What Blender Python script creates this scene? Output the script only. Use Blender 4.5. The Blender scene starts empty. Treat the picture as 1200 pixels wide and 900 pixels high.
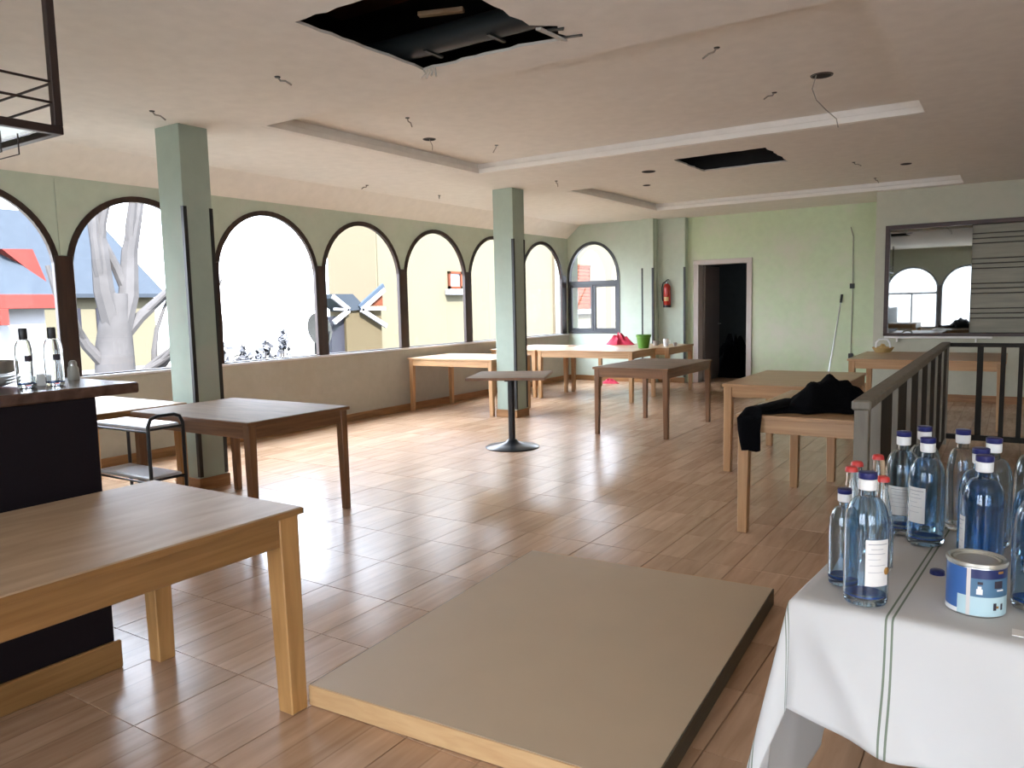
import bpy, bmesh, math, random
from mathutils import Vector, Matrix
random.seed(7)
C = bpy.context.scene.collection
sc = bpy.context.scene
PI = math.pi

# ------------------------------------------------------------------ camera
cam_d = bpy.data.cameras.new('camera')
cam = bpy.data.objects.new('camera', cam_d)
C.objects.link(cam)
cam_d.sensor_fit = 'HORIZONTAL'
cam_d.sensor_width = 36.0
cam_d.lens = 27.0
cam_d.clip_start = 0.05
cam_d.clip_end = 300
RT = Vector((0.83781767, 0.54549593, -0.02226513))
UP = Vector((-0.03713339, 0.09762558, 0.99453022))
FW = Vector((-0.54468583, 0.83240822, -0.10204855))
CAM = Vector((0, 0, 1.44665))
m4 = Matrix((RT, UP, -FW)).transposed().to_4x4()
m4.translation = CAM
cam.matrix_world = m4
sc.camera = cam

# ------------------------------------------------------------------ sky, sun, exposure
SKY_STRENGTH = 11.0
SUN_STRENGTH = 20.0
world = bpy.data.worlds.new('sky')
sc.world = world
world.use_nodes = True
wn = world.node_tree.nodes
wl = world.node_tree.links
wn.clear()
w_out = wn.new('ShaderNodeOutputWorld')
w_bg = wn.new('ShaderNodeBackground')
w_tc = wn.new('ShaderNodeTexCoord')
w_sep = wn.new('ShaderNodeSeparateXYZ')
w_ramp = wn.new('ShaderNodeValToRGB')
w_ramp.color_ramp.elements[0].position = 0.0
w_ramp.color_ramp.elements[0].color = (0.305, 0.327, 0.368, 1)      # bright overcast, about 3 times brighter overhead than at the horizon
w_ramp.color_ramp.elements[1].position = 0.9
w_ramp.color_ramp.elements[1].color = (0.80, 0.93, 1.12, 1)
wl.new(w_tc.outputs['Generated'], w_sep.inputs[0])
wl.new(w_sep.outputs['Z'], w_ramp.inputs[0])
wl.new(w_ramp.outputs[0], w_bg.inputs['Color'])
w_bg.inputs['Strength'].default_value = SKY_STRENGTH
wl.new(w_bg.outputs[0], w_out.inputs[0])

sun_d = bpy.data.lights.new('sun', 'SUN')
sun_d.energy = SUN_STRENGTH
sun_d.angle = math.radians(1.0)
sun_d.color = (1.0, 0.98, 0.95)
sun = bpy.data.objects.new('sun', sun_d)
C.objects.link(sun)
sun.rotation_euler = Vector((-0.90, 0.42, -1.0)).to_track_quat('-Z', 'Y').to_euler()   # from the south-east: through the windows behind the photographer

def portal(name, loc, aim, sx, sy):
    d = bpy.data.lights.new(name, 'AREA')
    d.shape = 'RECTANGLE'
    d.size, d.size_y = sx, sy
    d.cycles.is_portal = True
    o = bpy.data.objects.new(name, d)
    C.objects.link(o)
    o.location = loc
    o.rotation_euler = Vector(aim).to_track_quat('-Z', 'Z').to_euler()
portal('window_portal', (-7.3, 7.4, 1.72), (1, 0, 0), 11.0, 1.8)
portal('window_portal', (1.1, -3.1, 1.45), (0, 1, 0), 9.4, 1.9)

sc.view_settings.view_transform = 'Standard'
sc.view_settings.look = 'None'
sc.view_settings.gamma = 1.0
sc.view_settings.use_curve_mapping = False
sc.view_settings.exposure = 1.52
cy = sc.cycles
cy.max_bounces = 24
cy.diffuse_bounces = 7
cy.glossy_bounces = 6
cy.transmission_bounces = 20
cy.transparent_max_bounces = 24
cy.sample_clamp_indirect = 8.0
cy.blur_glossy = 0.6

# ------------------------------------------------------------------ materials
def nodes(name):
    m = bpy.data.materials.new(name)
    m.use_nodes = True
    return m, m.node_tree.nodes, m.node_tree.links, m.node_tree.nodes['Principled BSDF']

def c4(c):
    return (c[0], c[1], c[2], 1)

def plain(name, col, rough=0.5, metal=0.0, spec=0.5, vary=0.0, scale=8.0, bump=0.0, bscale=40.0, coat=0.0):
    m, n, l, b = nodes(name)
    b.inputs['Roughness'].default_value = rough
    b.inputs['Metallic'].default_value = metal
    b.inputs['Specular IOR Level'].default_value = spec
    b.inputs['Coat Weight'].default_value = coat
    tc = n.new('ShaderNodeTexCoord')
    nz = n.new('ShaderNodeTexNoise')
    nz.inputs['Scale'].default_value = scale
    nz.inputs['Detail'].default_value = 4
    l.new(tc.outputs['Object'], nz.inputs['Vector'])
    mx = n.new('ShaderNodeMix')
    mx.data_type = 'RGBA'
    mx.inputs[6].default_value = c4([x*(1-vary) for x in col])
    mx.inputs[7].default_value = c4([min(1, x*(1+vary)) for x in col])
    l.new(nz.outputs[0], mx.inputs[0])
    l.new(mx.outputs[2], b.inputs['Base Color'])
    if bump:
        nb = n.new('ShaderNodeTexNoise')
        nb.inputs['Scale'].default_value = bscale
        nb.inputs['Detail'].default_value = 5
        l.new(tc.outputs['Object'], nb.inputs['Vector'])
        bp = n.new('ShaderNodeBump')
        bp.inputs['Strength'].default_value = bump
        bp.inputs['Distance'].default_value = 0.01
        l.new(nb.outputs[0], bp.inputs['Height'])
        l.new(bp.outputs[0], b.inputs['Normal'])
    return m

def wood(name, dark, light, rough=0.4, scale=(3, 30, 30), spec=0.5, bump=0.05):
    """grain drawn out along one object axis"""
    m, n, l, b = nodes(name)
    b.inputs['Roughness'].default_value = rough
    b.inputs['Specular IOR Level'].default_value = spec
    tc = n.new('ShaderNodeTexCoord')
    mp = n.new('ShaderNodeMapping')
    mp.inputs['Scale'].default_value = scale
    l.new(tc.outputs['Object'], mp.inputs['Vector'])
    nz = n.new('ShaderNodeTexNoise')
    nz.inputs['Scale'].default_value = 1.0
    nz.inputs['Detail'].default_value = 6
    nz.inputs['Distortion'].default_value = 0.6
    l.new(mp.outputs[0], nz.inputs['Vector'])
    rp = n.new('ShaderNodeValToRGB')
    rp.color_ramp.elements[0].position = 0.3
    rp.color_ramp.elements[0].color = c4(dark)
    rp.color_ramp.elements[1].position = 0.7
    rp.color_ramp.elements[1].color = c4(light)
    l.new(nz.outputs[0], rp.inputs[0])
    l.new(rp.outputs[0], b.inputs['Base Color'])
    bp = n.new('ShaderNodeBump')
    bp.inputs['Strength'].default_value = bump
    bp.inputs['Distance'].default_value = 0.004
    l.new(nz.outputs[0], bp.inputs['Height'])
    l.new(bp.outputs[0], b.inputs['Normal'])
    return m

def plaster(name, paint, filler, rough=0.75, amount=0.5, scale=1.3):
    """old painted plaster: paint with patches of scraped filler and fine scuffs"""
    m, n, l, b = nodes(name)
    b.inputs['Roughness'].default_value = rough
    b.inputs['Specular IOR Level'].default_value = 0.25
    g = n.new('ShaderNodeNewGeometry')
    n1 = n.new('ShaderNodeTexNoise')
    n1.inputs['Scale'].default_value = scale
    n1.inputs['Detail'].default_value = 8
    n1.inputs['Roughness'].default_value = 0.65
    l.new(g.outputs['Position'], n1.inputs['Vector'])
    rp = n.new('ShaderNodeValToRGB')
    rp.color_ramp.elements[0].position = 0.62 - 0.22*amount
    rp.color_ramp.elements[0].color = (0, 0, 0, 1)
    rp.color_ramp.elements[1].position = 0.72
    rp.color_ramp.elements[1].color = (1, 1, 1, 1)
    l.new(n1.outputs[0], rp.inputs[0])
    n2 = n.new('ShaderNodeTexNoise')
    n2.inputs['Scale'].default_value = 9
    n2.inputs['Detail'].default_value = 6
    l.new(g.outputs['Position'], n2.inputs['Vector'])
    mx0 = n.new('ShaderNodeMix')
    mx0.data_type = 'RGBA'
    mx0.inputs[6].default_value = c4([x*0.9 for x in paint])
    mx0.inputs[7].default_value = c4([min(1, x*1.08) for x in paint])
    l.new(n2.outputs[0], mx0.inputs[0])
    mx = n.new('ShaderNodeMix')
    mx.data_type = 'RGBA'
    mx.inputs[7].default_value = c4(filler)
    l.new(mx0.outputs[2], mx.inputs[6])
    l.new(rp.outputs[0], mx.inputs[0])
    l.new(mx.outputs[2], b.inputs['Base Color'])
    bp = n.new('ShaderNodeBump')
    bp.inputs['Strength'].default_value = 0.15
    bp.inputs['Distance'].default_value = 0.01
    l.new(n2.outputs[0], bp.inputs['Height'])
    l.new(bp.outputs[0], b.inputs['Normal'])
    return m

def tile_material():
    """square ceramic tile printed with three wood strips; each tile and strip a little different"""
    m, n, l, b = nodes('wood_look_tile')
    g = n.new('ShaderNodeNewGeometry')
    sep = n.new('ShaderNodeSeparateXYZ')
    l.new(g.outputs['Position'], sep.inputs[0])
    def mth(op, a, v=None, w=None):
        k = n.new('ShaderNodeMath')
        k.operation = op
        for i, x in enumerate((a, v, w)):
            if x is None:
                continue
            if isinstance(x, (int, float)):
                k.inputs[i].default_value = x
            else:
                l.new(x, k.inputs[i])
        return k.outputs[0]
    u = mth('DIVIDE', mth('SUBTRACT', sep.outputs['X'], TX0), TS)
    v = mth('DIVIDE', mth('SUBTRACT', sep.outputs['Y'], TY0), TS)
    strip = mth('FLOOR', mth('MULTIPLY', u, 3.0))
    row = mth('FLOOR', v)
    comb = n.new('ShaderNodeCombineXYZ')
    l.new(strip, comb.inputs[0])
    l.new(row, comb.inputs[1])
    wn_ = n.new('ShaderNodeTexWhiteNoise')
    l.new(comb.outputs[0], wn_.inputs['Vector'])
    comb2 = n.new('ShaderNodeCombineXYZ')
    l.new(mth('FLOOR', u), comb2.inputs[0])
    l.new(row, comb2.inputs[1])
    wn2 = n.new('ShaderNodeTexWhiteNoise')
    l.new(comb2.outputs[0], wn2.inputs['Vector'])
    mp = n.new('ShaderNodeMapping')
    mp.inputs['Scale'].default_value = (24, 2.6, 1)
    l.new(g.outputs['Position'], mp.inputs['Vector'])
    off = n.new('ShaderNodeVectorMath')
    off.operation = 'MULTIPLY_ADD'
    l.new(wn_.outputs['Color'], off.inputs[0])
    off.inputs[1].default_value = (30, 30, 30)
    l.new(mp.outputs[0], off.inputs[2])
    nz = n.new('ShaderNodeTexNoise')
    nz.inputs['Scale'].default_value = 1.0
    nz.inputs['Detail'].default_value = 6
    nz.inputs['Distortion'].default_value = 0.3
    l.new(off.outputs[0], nz.inputs['Vector'])
    fac = mth('ADD', mth('MULTIPLY', nz.outputs[0], 0.66),
              mth('ADD', mth('MULTIPLY', wn_.outputs['Value'], 0.22), mth('MULTIPLY', wn2.outputs['Value'], 0.12)))
    rp = n.new('ShaderNodeValToRGB')
    rp.color_ramp.elements[0].position = 0.22
    rp.color_ramp.elements[0].color = c4(FLOOR_DARK)
    rp.color_ramp.elements[1].position = 0.8
    rp.color_ramp.elements[1].color = c4(FLOOR_LIGHT)
    l.new(fac, rp.inputs[0])
    # thin printed seams between the strips
    fr = mth('FRACT', mth('MULTIPLY', u, 3.0))
    seam = mth('LESS_THAN', mth('MINIMUM', fr, mth('SUBTRACT', 1.0, fr)), 0.025)
    mx = n.new('ShaderNodeMix')
    mx.data_type = 'RGBA'
    l.new(mth('MULTIPLY', seam, 0.35), mx.inputs[0])
    l.new(rp.outputs[0], mx.inputs[6])
    mx.inputs[7].default_value = c4([x*0.55 for x in FLOOR_DARK])
    # dusty scuffs, white smears of plaster
    n3 = n.new('ShaderNodeTexNoise')
    n3.inputs['Scale'].default_value = 1.7
    n3.inputs['Detail'].default_value = 9
    n3.inputs['Roughness'].default_value = 0.7
    l.new(g.outputs['Position'], n3.inputs['Vector'])
    r3 = n.new('ShaderNodeValToRGB')
    r3.color_ramp.elements[0].position = 0.52
    r3.color_ramp.elements[0].color = (0, 0, 0, 1)
    r3.color_ramp.elements[1].position = 0.75
    r3.color_ramp.elements[1].color = (1, 1, 1, 1)
    l.new(n3.outputs[0], r3.inputs[0])
    mx2 = n.new('ShaderNodeMix')
    mx2.data_type = 'RGBA'
    l.new(mth('MULTIPLY', r3.outputs[0], 0.03), mx2.inputs[0])
    l.new(mx.outputs[2], mx2.inputs[6])
    mx2.inputs[7].default_value = (0.42, 0.35, 0.30, 1)
    l.new(mx2.outputs[2], b.inputs['Base Color'])
    rr = mth('ADD', FLOOR_ROUGH, mth('MULTIPLY', n3.outputs[0], 0.06))
    l.new(rr, b.inputs['Roughness'])
    b.inputs['Specular IOR Level'].default_value = 0.33
    n4 = n.new('ShaderNodeTexNoise')
    n4.inputs['Scale'].default_value = 7
    n4.inputs['Detail'].default_value = 3
    l.new(g.outputs['Position'], n4.inputs['Vector'])
    bp = n.new('ShaderNodeBump')
    bp.inputs['Strength'].default_value = 0.25
    bp.inputs['Distance'].default_value = 0.006
    l.new(n4.outputs[0], bp.inputs['Height'])
    bp2 = n.new('ShaderNodeBump')
    bp2.inputs['Strength'].default_value = 0.12
    bp2.inputs['Distance'].default_value = 0.002
    l.new(nz.outputs[0], bp2.inputs['Height'])
    l.new(bp.outputs[0], bp2.inputs['Normal'])
    l.new(bp2.outputs[0], b.inputs['Normal'])
    return m

def pane_glass(name, tint=(1, 1, 1)):
    m, n, l, b = nodes(name)
    out = n['Material Output']
    n.remove(b)
    tr = n.new('ShaderNodeBsdfTransparent')
    tr.inputs[0].default_value = c4(tint)
    gl = n.new('ShaderNodeBsdfGlossy')
    gl.inputs['Roughness'].default_value = 0.02
    lw = n.new('ShaderNodeLayerWeight')       # Schlick: 4 % straight on, rising at grazing angles
    lw.inputs['Blend'].default_value = 0.5
    pw = n.new('ShaderNodeMath')
    pw.operation = 'POWER'
    pw.inputs[1].default_value = 5.0
    l.new(lw.outputs['Facing'], pw.inputs[0])
    fr = n.new('ShaderNodeMath')
    fr.operation = 'MULTIPLY_ADD'
    fr.inputs[1].default_value = 0.6
    fr.inputs[2].default_value = 0.04
    l.new(pw.outputs[0], fr.inputs[0])
    mx = n.new('ShaderNodeMixShader')
    l.new(fr.outputs[0], mx.inputs[0])
    l.new(tr.outputs[0], mx.inputs[1])
    l.new(gl.outputs[0], mx.inputs[2])
    l.new(mx.outputs[0], out.inputs[0])
    return m

def bottle_glass(name, col, rough=0.0):
    m, n, l, b = nodes(name)
    b.inputs['Base Color'].default_value = c4(col)
    b.inputs['Transmission Weight'].default_value = 1.0
    b.inputs['Roughness'].default_value = rough
    b.inputs['IOR'].default_value = 1.45
    return m

TS = 0.44
TX0, TY0 = -2.55, 1.41
FLOOR_DARK = (0.33, 0.19, 0.105)
FLOOR_LIGHT = (0.60, 0.40, 0.26)
FLOOR_ROUGH = 0.22
M = {}
M['tile'] = tile_material()
M['grout'] = plain('grout', (0.30, 0.20, 0.13), 0.8, vary=0.2)
M['ceiling'] = plaster('ceiling_plaster', (0.775, 0.745, 0.695), (0.735, 0.70, 0.645), 0.85, 0.3, 0.8)
M['mould'] = plain('moulding_paint', (0.80, 0.77, 0.72), 0.5, vary=0.04)
M['green'] = plaster('green_wall_paint', (0.56, 0.65, 0.44), (0.63, 0.62, 0.51), 0.75, 0.75, 1.4)
M['green2'] = plaster('sage_wall_paint', (0.50, 0.57, 0.475), (0.54, 0.55, 0.49), 0.75, 0.4, 1.2)
M['column'] = plaster('column_paint', (0.36, 0.43, 0.36), (0.39, 0.40, 0.34), 0.75, 0.3, 1.2)
M['cream'] = plaster('cream_dado_paint', (0.42, 0.40, 0.34), (0.39, 0.36, 0.29), 0.75, 0.3, 1.0)
M['greywall'] = plaster('grey_wall_paint', (0.50, 0.51, 0.41), (0.52, 0.50, 0.41), 0.75, 0.4, 1.2)
M['frame_brown'] = wood('dark_window_wood', (0.018, 0.008, 0.006), (0.045, 0.020, 0.012), 0.35, (30, 30, 3))
M['frame_grey'] = plain('dark_grey_frame', (0.045, 0.048, 0.052), 0.4, vary=0.1)
M['sill'] = plain('sill_paint', (0.62, 0.61, 0.62), 0.35, vary=0.06)
M['pane'] = pane_glass('window_glass')
M['skirt'] = wood('skirting_wood', (0.22, 0.10, 0.035), (0.36, 0.18, 0.07), 0.4, (3, 3, 40))
M['guard'] = plain('corner_guard', (0.022, 0.022, 0.020), 0.45, vary=0.2)
M['oak'] = wood('oak_wood', (0.36, 0.185, 0.06), (0.52, 0.29, 0.11), 0.38, (26, 26, 2.0))
M['oak_h'] = wood('oak_wood_rail_shaded', (0.22, 0.110, 0.034), (0.32, 0.17, 0.06), 0.38, (2.0, 2.0, 40))  # darker than the oak: the aprons' shade is put into the colour
M['oak_top'] = wood('oak_veneer_top', (0.33, 0.225, 0.14), (0.45, 0.32, 0.21), 0.45, (14, 3.0, 10), 0.2)
M['beech'] = wood('beech_wood', (0.42, 0.23, 0.10), (0.56, 0.34, 0.17), 0.42, (26, 26, 2.0))
M['beech_h'] = wood('beech_wood_rail', (0.42, 0.23, 0.10), (0.56, 0.34, 0.17), 0.42, (2.0, 2.0, 40))
M['beech_top'] = wood('beech_veneer_top', (0.40, 0.25, 0.13), (0.52, 0.34, 0.19), 0.32, (3, 16, 10), 0.5)
M['brown'] = wood('brown_wood', (0.16, 0.075, 0.034), (0.26, 0.13, 0.06), 0.4, (26, 26, 2.0))
M['brown_h'] = wood('brown_wood_rail', (0.16, 0.075, 0.034), (0.26, 0.13, 0.06), 0.4, (2.0, 2.0, 40))
M['brown_top'] = wood('brown_veneer_top', (0.21, 0.16, 0.12), (0.29, 0.22, 0.165), 0.60, (3, 14, 10), 0.08)
M['black_metal'] = plain('black_metal', (0.012, 0.012, 0.014), 0.35, vary=0.2)
M['base_metal'] = plain('cast_iron_paint', (0.018, 0.020, 0.024), 0.28, vary=0.2)
M['bronze_metal'] = plain('dark_bronze_metal', (0.022, 0.012, 0.010), 0.4, vary=0.2)
M['bar_panel'] = plain('aubergine_bar_panel', (0.007, 0.0045, 0.007), 0.55, spec=0.2, vary=0.2, scale=3)
M['bar_top'] = wood('dark_bar_top', (0.05, 0.026, 0.018), (0.10, 0.055, 0.04), 0.22, (3, 20, 20))
M['board_top'] = plain('board_laminate', (0.43, 0.325, 0.215), 0.5, vary=0.05, scale=4, bump=0.03)
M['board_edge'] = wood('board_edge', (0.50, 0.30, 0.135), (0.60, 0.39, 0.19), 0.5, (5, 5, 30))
M['board_shade'] = wood('board_edge_shaded', (0.055, 0.042, 0.023), (0.075, 0.058, 0.033), 0.55, (5, 5, 30))  # edge wood with the shade of the side away from the windows painted in
M['rail'] = wood('weathered_rail_wood', (0.13, 0.115, 0.085), (0.20, 0.18, 0.14), 0.55, (20, 20, 3))
M['rail_shade'] = wood('shaded_slat_wood', (0.016, 0.0135, 0.0095), (0.028, 0.024, 0.017), 0.6, (20, 20, 3), 0.25)  # rail wood with the boards' shaded sides put into the colour
M['white'] = plain('white_plastic', (0.80, 0.80, 0.78), 0.4, vary=0.03)
M['cap_blue'] = plain('blue_cap', (0.012, 0.016, 0.11), 0.35, vary=0.1)
M['cap_red'] = plain('red_cap', (0.48, 0.035, 0.03), 0.35, vary=0.15)
M['cap_black'] = plain('black_cap', (0.02, 0.02, 0.022), 0.4, vary=0.1)
M['label'] = plain('paper_label', (0.74, 0.73, 0.70), 0.6, vary=0.04, scale=60)
M['label_dark'] = plain('dark_label', (0.03, 0.025, 0.04), 0.5, vary=0.1)
M['ink'] = plain('label_ink', (0.25, 0.27, 0.30), 0.6)
M['amber'] = plain('amber_seal', (0.38, 0.19, 0.04), 0.5, vary=0.2)
M['blue_glass'] = bottle_glass('blue_bottle_glass', (0.64, 0.78, 0.89), 0.05)
M['deep_glass'] = bottle_glass('deep_blue_bottle_glass', (0.47, 0.64, 0.80), 0.05)
M['base_glass'] = plain('thick_blue_base_glass', (0.02, 0.08, 0.30), 0.1, vary=0.1)
M['clear_glass'] = bottle_glass('clear_bottle_glass', (0.90, 0.94, 0.95))
M['dark_cloth'] = plain('black_fabric', (0.0022, 0.0022, 0.003), 0.95, spec=0.1, vary=0.3, bump=0.3, bscale=60)
M['red_cloth'] = plain('red_fabric', (0.50, 0.025, 0.06), 0.8, vary=0.25, bump=0.3, bscale=30)
M['green_pot'] = plain('green_plastic', (0.10, 0.27, 0.022), 0.35, vary=0.08)
M['red_paint'] = plain('red_enamel', (0.40, 0.028, 0.018), 0.25, vary=0.08)
M['straw'] = plain('straw', (0.52, 0.36, 0.14), 0.8, vary=0.3, bump=0.4, bscale=50)
M['steel'] = plain('bare_steel', (0.45, 0.45, 0.44), 0.3, metal=0.9, vary=0.08)
M['tin_lid'] = plain('tin_lid_metal', (0.50, 0.50, 0.44), 0.34, metal=0.7, vary=0.08)
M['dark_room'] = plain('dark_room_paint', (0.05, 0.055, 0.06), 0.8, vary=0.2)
M['door_paint'] = plain('door_frame_paint', (0.52, 0.46, 0.42), 0.5, vary=0.05)
M['plenum'] = plain('plenum_dark', (0.010, 0.009, 0.008), 0.95, vary=0.3)  # near-black colour painting in the dark above the ceiling
M['clay'] = plain('clay_block', (0.10, 0.032, 0.016), 0.9, vary=0.4, bump=0.5)
M['duct'] = plain('duct_metal', (0.016, 0.020, 0.020), 0.45, metal=0.2, vary=0.2)
M['batten'] = wood('raw_batten', (0.22, 0.15, 0.08), (0.36, 0.26, 0.16), 0.7)
M['torn'] = plain('torn_plasterboard', (0.52, 0.50, 0.45), 0.9, vary=0.2, bump=0.5)
M['cable'] = plain('cable_grey', (0.25, 0.23, 0.20), 0.5, vary=0.1)
M['mirror'] = plain('mirror_glass', (0.29, 0.305, 0.295), 0.02, metal=1.0)
M['shutter'] = wood('grey_shutter_board', (0.20, 0.19, 0.14), (0.26, 0.245, 0.18), 0.45, (2, 20, 20))
M['groove'] = plain('shutter_groove', (0.035, 0.030, 0.024), 0.7)
M['hatch_trim'] = wood('hatch_trim', (0.035, 0.015, 0.010), (0.06, 0.028, 0.02), 0.4)
M['cart_shelf'] = plain('pale_cart_shelf', (0.66, 0.68, 0.74), 0.3, vary=0.04)
M['rack_glass'] = pane_glass('rack_shelf_glass', (0.86, 0.95, 0.90))
M['x_cream'] = plain('cream_render', (0.056, 0.051, 0.036), 0.9, spec=0.0, vary=0.05, scale=1)
M['x_peach'] = plain('peach_render', (0.075, 0.061, 0.042), 0.9, spec=0.0, vary=0.05, scale=1)
M['x_beige'] = plain('beige_render', (0.036, 0.029, 0.018), 0.9, spec=0.0, vary=0.06, scale=1)
M['x_red'] = plain('red_timber', (0.075, 0.015, 0.013), 0.8, spec=0.0, vary=0.08)
M['x_slate'] = plain('slate', (0.0165, 0.020, 0.025), 0.9, spec=0.0, vary=0.12, scale=3)
M['x_white'] = plain('white_bargeboard', (0.14, 0.14, 0.147), 0.7, spec=0.0)
M['x_blue'] = plain('blue_gutter', (0.02, 0.027, 0.038), 0.6, spec=0.0)
M['x_terra'] = plain('terracotta_shutter', (0.05, 0.017, 0.010), 0.8, spec=0.0, vary=0.08)
M['x_bark'] = plain('pale_bark', (0.033, 0.0315, 0.032), 0.95, spec=0.0, vary=0.35, scale=3, bump=0.5, bscale=8)
M['x_leaf'] = plain('dry_foliage', (0.07, 0.08, 0.045), 0.9, spec=0.0, vary=0.4)
M['x_dish'] = plain('dish_grey', (0.018, 0.0185, 0.018), 0.7, spec=0.0, vary=0.08)
M['x_dark'] = plain('dark_doorway', (0.014, 0.014, 0.018), 0.8, spec=0.0)
M['x_ground'] = plain('outdoor_ground', (0.10, 0.095, 0.083), 0.95, spec=0.0, vary=0.15, scale=0.5)
M['x_pot'] = plain('terrace_grey', (0.05, 0.052, 0.06), 0.9, spec=0.0, vary=0.3, scale=4)

# ------------------------------------------------------------------ mesh helpers
def tag(o, label=None, cat=None, group=None, kind=None):
    if label: o['label'] = label
    if cat: o['category'] = cat
    if group: o['group'] = group
    if kind: o['kind'] = kind
    return o

def empty(name, loc=(0, 0, 0), rz=0.0, label=None, cat=None, group=None, kind=None):
    o = bpy.data.objects.new(name, None)
    C.objects.link(o)
    o.location = loc
    o.rotation_euler = (0, 0, rz)
    o.empty_display_size = 0.1
    return tag(o, label, cat, group, kind)

def link_mesh(name, me, mats, parent=None, loc=None, kind=None):
    o = bpy.data.objects.new(name, me)
    C.objects.link(o)
    if not isinstance(mats, (list, tuple)):
        mats = [mats]
    if not len(me.materials):
        for m in mats:
            me.materials.append(m)
    if parent: o.parent = parent
    if loc: o.location = loc
    if kind: o['kind'] = kind
    return o

def obj(name, bm, mats, parent=None, smooth=False, loc=None, kind=None):
    me = bpy.data.meshes.new(name)
    bmesh.ops.recalc_face_normals(bm, faces=bm.faces)
    bm.to_mesh(me)
    bm.free()
    if smooth:
        for p in me.polygons: p.use_smooth = True
        try:
            me.set_sharp_from_angle(angle=math.radians(42))
        except Exception:
            pass
    return link_mesh(name, me, mats, parent, loc, kind)

def box_in(bm, lo, hi, bevel=0.0, mat=0, rot=None, segs=1):
    lo, hi = Vector(lo), Vector(hi)
    r = bmesh.ops.create_cube(bm, size=1.0)
    vs = r['verts']
    c = (lo + hi)/2
    s = hi - lo
    for v in vs:
        v.co = Vector((v.co.x*s.x, v.co.y*s.y, v.co.z*s.z))
    if bevel:
        es = list({e for v in vs for e in v.link_edges})
        rb = bmesh.ops.bevel(bm, geom=es, offset=bevel, segments=segs, affect='EDGES')
        vs = list({v for f in rb['faces'] for v in f.verts} | {v for v in vs if v.is_valid})
    for v in vs:
        if rot is not None: v.co = rot @ v.co
        v.co += c
    for f in {f for v in vs for f in v.link_faces}:
        f.material_index = mat
    return vs

def box(name, lo, hi, mats, parent=None, bevel=0.003, rot=None, kind=None):
    bm = bmesh.new()
    box_in(bm, lo, hi, bevel, rot=rot)
    return obj(name, bm, mats, parent, kind=kind)

def tube_in(bm, pts, r, seg=8, closed=False, mat=0, cap=True):
    pts = [Vector(p) for p in pts]
    n = len(pts)
    rs = r if isinstance(r, (list, tuple)) else [r]*n
    rings = []
    prev = None
    for i, p in enumerate(pts):
        if closed: d = pts[(i+1) % n] - pts[i-1]
        elif i == 0: d = pts[1] - pts[0]
        elif i == n-1: d = pts[-1] - pts[-2]
        else: d = (pts[i+1]-p).normalized() + (p-pts[i-1]).normalized()
        d = d.normalized() if d.length > 1e-9 else Vector((0, 0, 1))
        if prev is None:
            a = Vector((0, 0, 1)) if abs(d.z) < 0.9 else Vector((1, 0, 0))
            x = d.cross(a).normalized()
        else:
            x = (prev - d*prev.dot(d)).normalized()
        prev = x
        y = d.cross(x)
        rings.append([bm.verts.new(p + (x*math.cos(t*2*PI/seg) + y*math.sin(t*2*PI/seg))*rs[i]) for t in range(seg)])
    for i in range(n if closed else n-1):
        a, b = rings[i], rings[(i+1) % n]
        for t in range(seg):
            f = bm.faces.new((a[t], a[(t+1) % seg], b[(t+1) % seg], b[t]))
            f.material_index = mat
            f.smooth = True
    if cap and not closed:
        for rg in (rings[0], rings[-1]):
            try:
                bm.faces.new(rg).material_index = mat
            except ValueError:
                pass

def tube(name, pts, r, mats, parent=None, seg=8, closed=False):
    bm = bmesh.new()
    tube_in(bm, pts, r, seg, closed)
    return obj(name, bm, mats, parent, smooth=True)

def lathe_in(bm, prof, seg=24, c=(0, 0, 0), mat=0, close=False):
    """prof: list of (r, z); r = 0 ends in a point"""
    c = Vector(c)
    rings = []
    for r, z in prof:
        if r < 1e-6:
            rings.append([bm.verts.new(c + Vector((0, 0, z)))])
        else:
            rings.append([bm.verts.new(c + Vector((r*math.cos(t*2*PI/seg), r*math.sin(t*2*PI/seg), z))) for t in range(seg)])
    prs = list(zip(rings[:-1], rings[1:]))
    if close: prs.append((rings[-1], rings[0]))
    for a, b in prs:
        for t in range(seg):
            u = (t+1) % seg
            if len(a) == 1 and len(b) == 1: continue
            if len(a) == 1: f = bm.faces.new((a[0], b[u], b[t]))
            elif len(b) == 1: f = bm.faces.new((a[t], a[u], b[0]))
            else: f = bm.faces.new((a[t], a[u], b[u], b[t]))
            f.material_index = mat
            f.smooth = True

def lathe(name, prof, mats, parent=None, seg=24, c=(0, 0, 0), close=False, loc=None):
    bm = bmesh.new()
    lathe_in(bm, prof, seg, c, 0, close)
    return obj(name, bm, mats, parent, smooth=True, loc=loc)

def quad(bm, a, b, c, d, mat=0):
    f = bm.faces.new([bm.verts.new(Vector(p)) for p in (a, b, c, d)])
    f.material_index = mat
    return f

def poly(bm, pts, mat=0):
    f = bm.faces.new([bm.verts.new(Vector(p)) for p in pts])
    f.material_index = mat
    return f

def prism_in(bm, pts, ext, mat=0):
    """closed outline pts (3-D, planar), extruded by vector ext"""
    ext = Vector(ext)
    a = [bm.verts.new(Vector(p)) for p in pts]
    b = [bm.verts.new(Vector(p)+ext) for p in pts]
    n = len(pts)
    fs = [bm.faces.new(a), bm.faces.new(list(reversed(b)))]
    for i in range(n):
        fs.append(bm.faces.new((a[i], a[(i+1) % n], b[(i+1) % n], b[i])))
    for f in fs: f.material_index = mat

def prism(name, pts, ext, mats, parent=None, kind=None):
    bm = bmesh.new()
    prism_in(bm, pts, ext)
    return obj(name, bm, mats, parent, kind=kind)

def dup(o, parent=None):
    c = o.copy()
    C.objects.link(c)
    if parent: c.parent = parent
    return c

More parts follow.
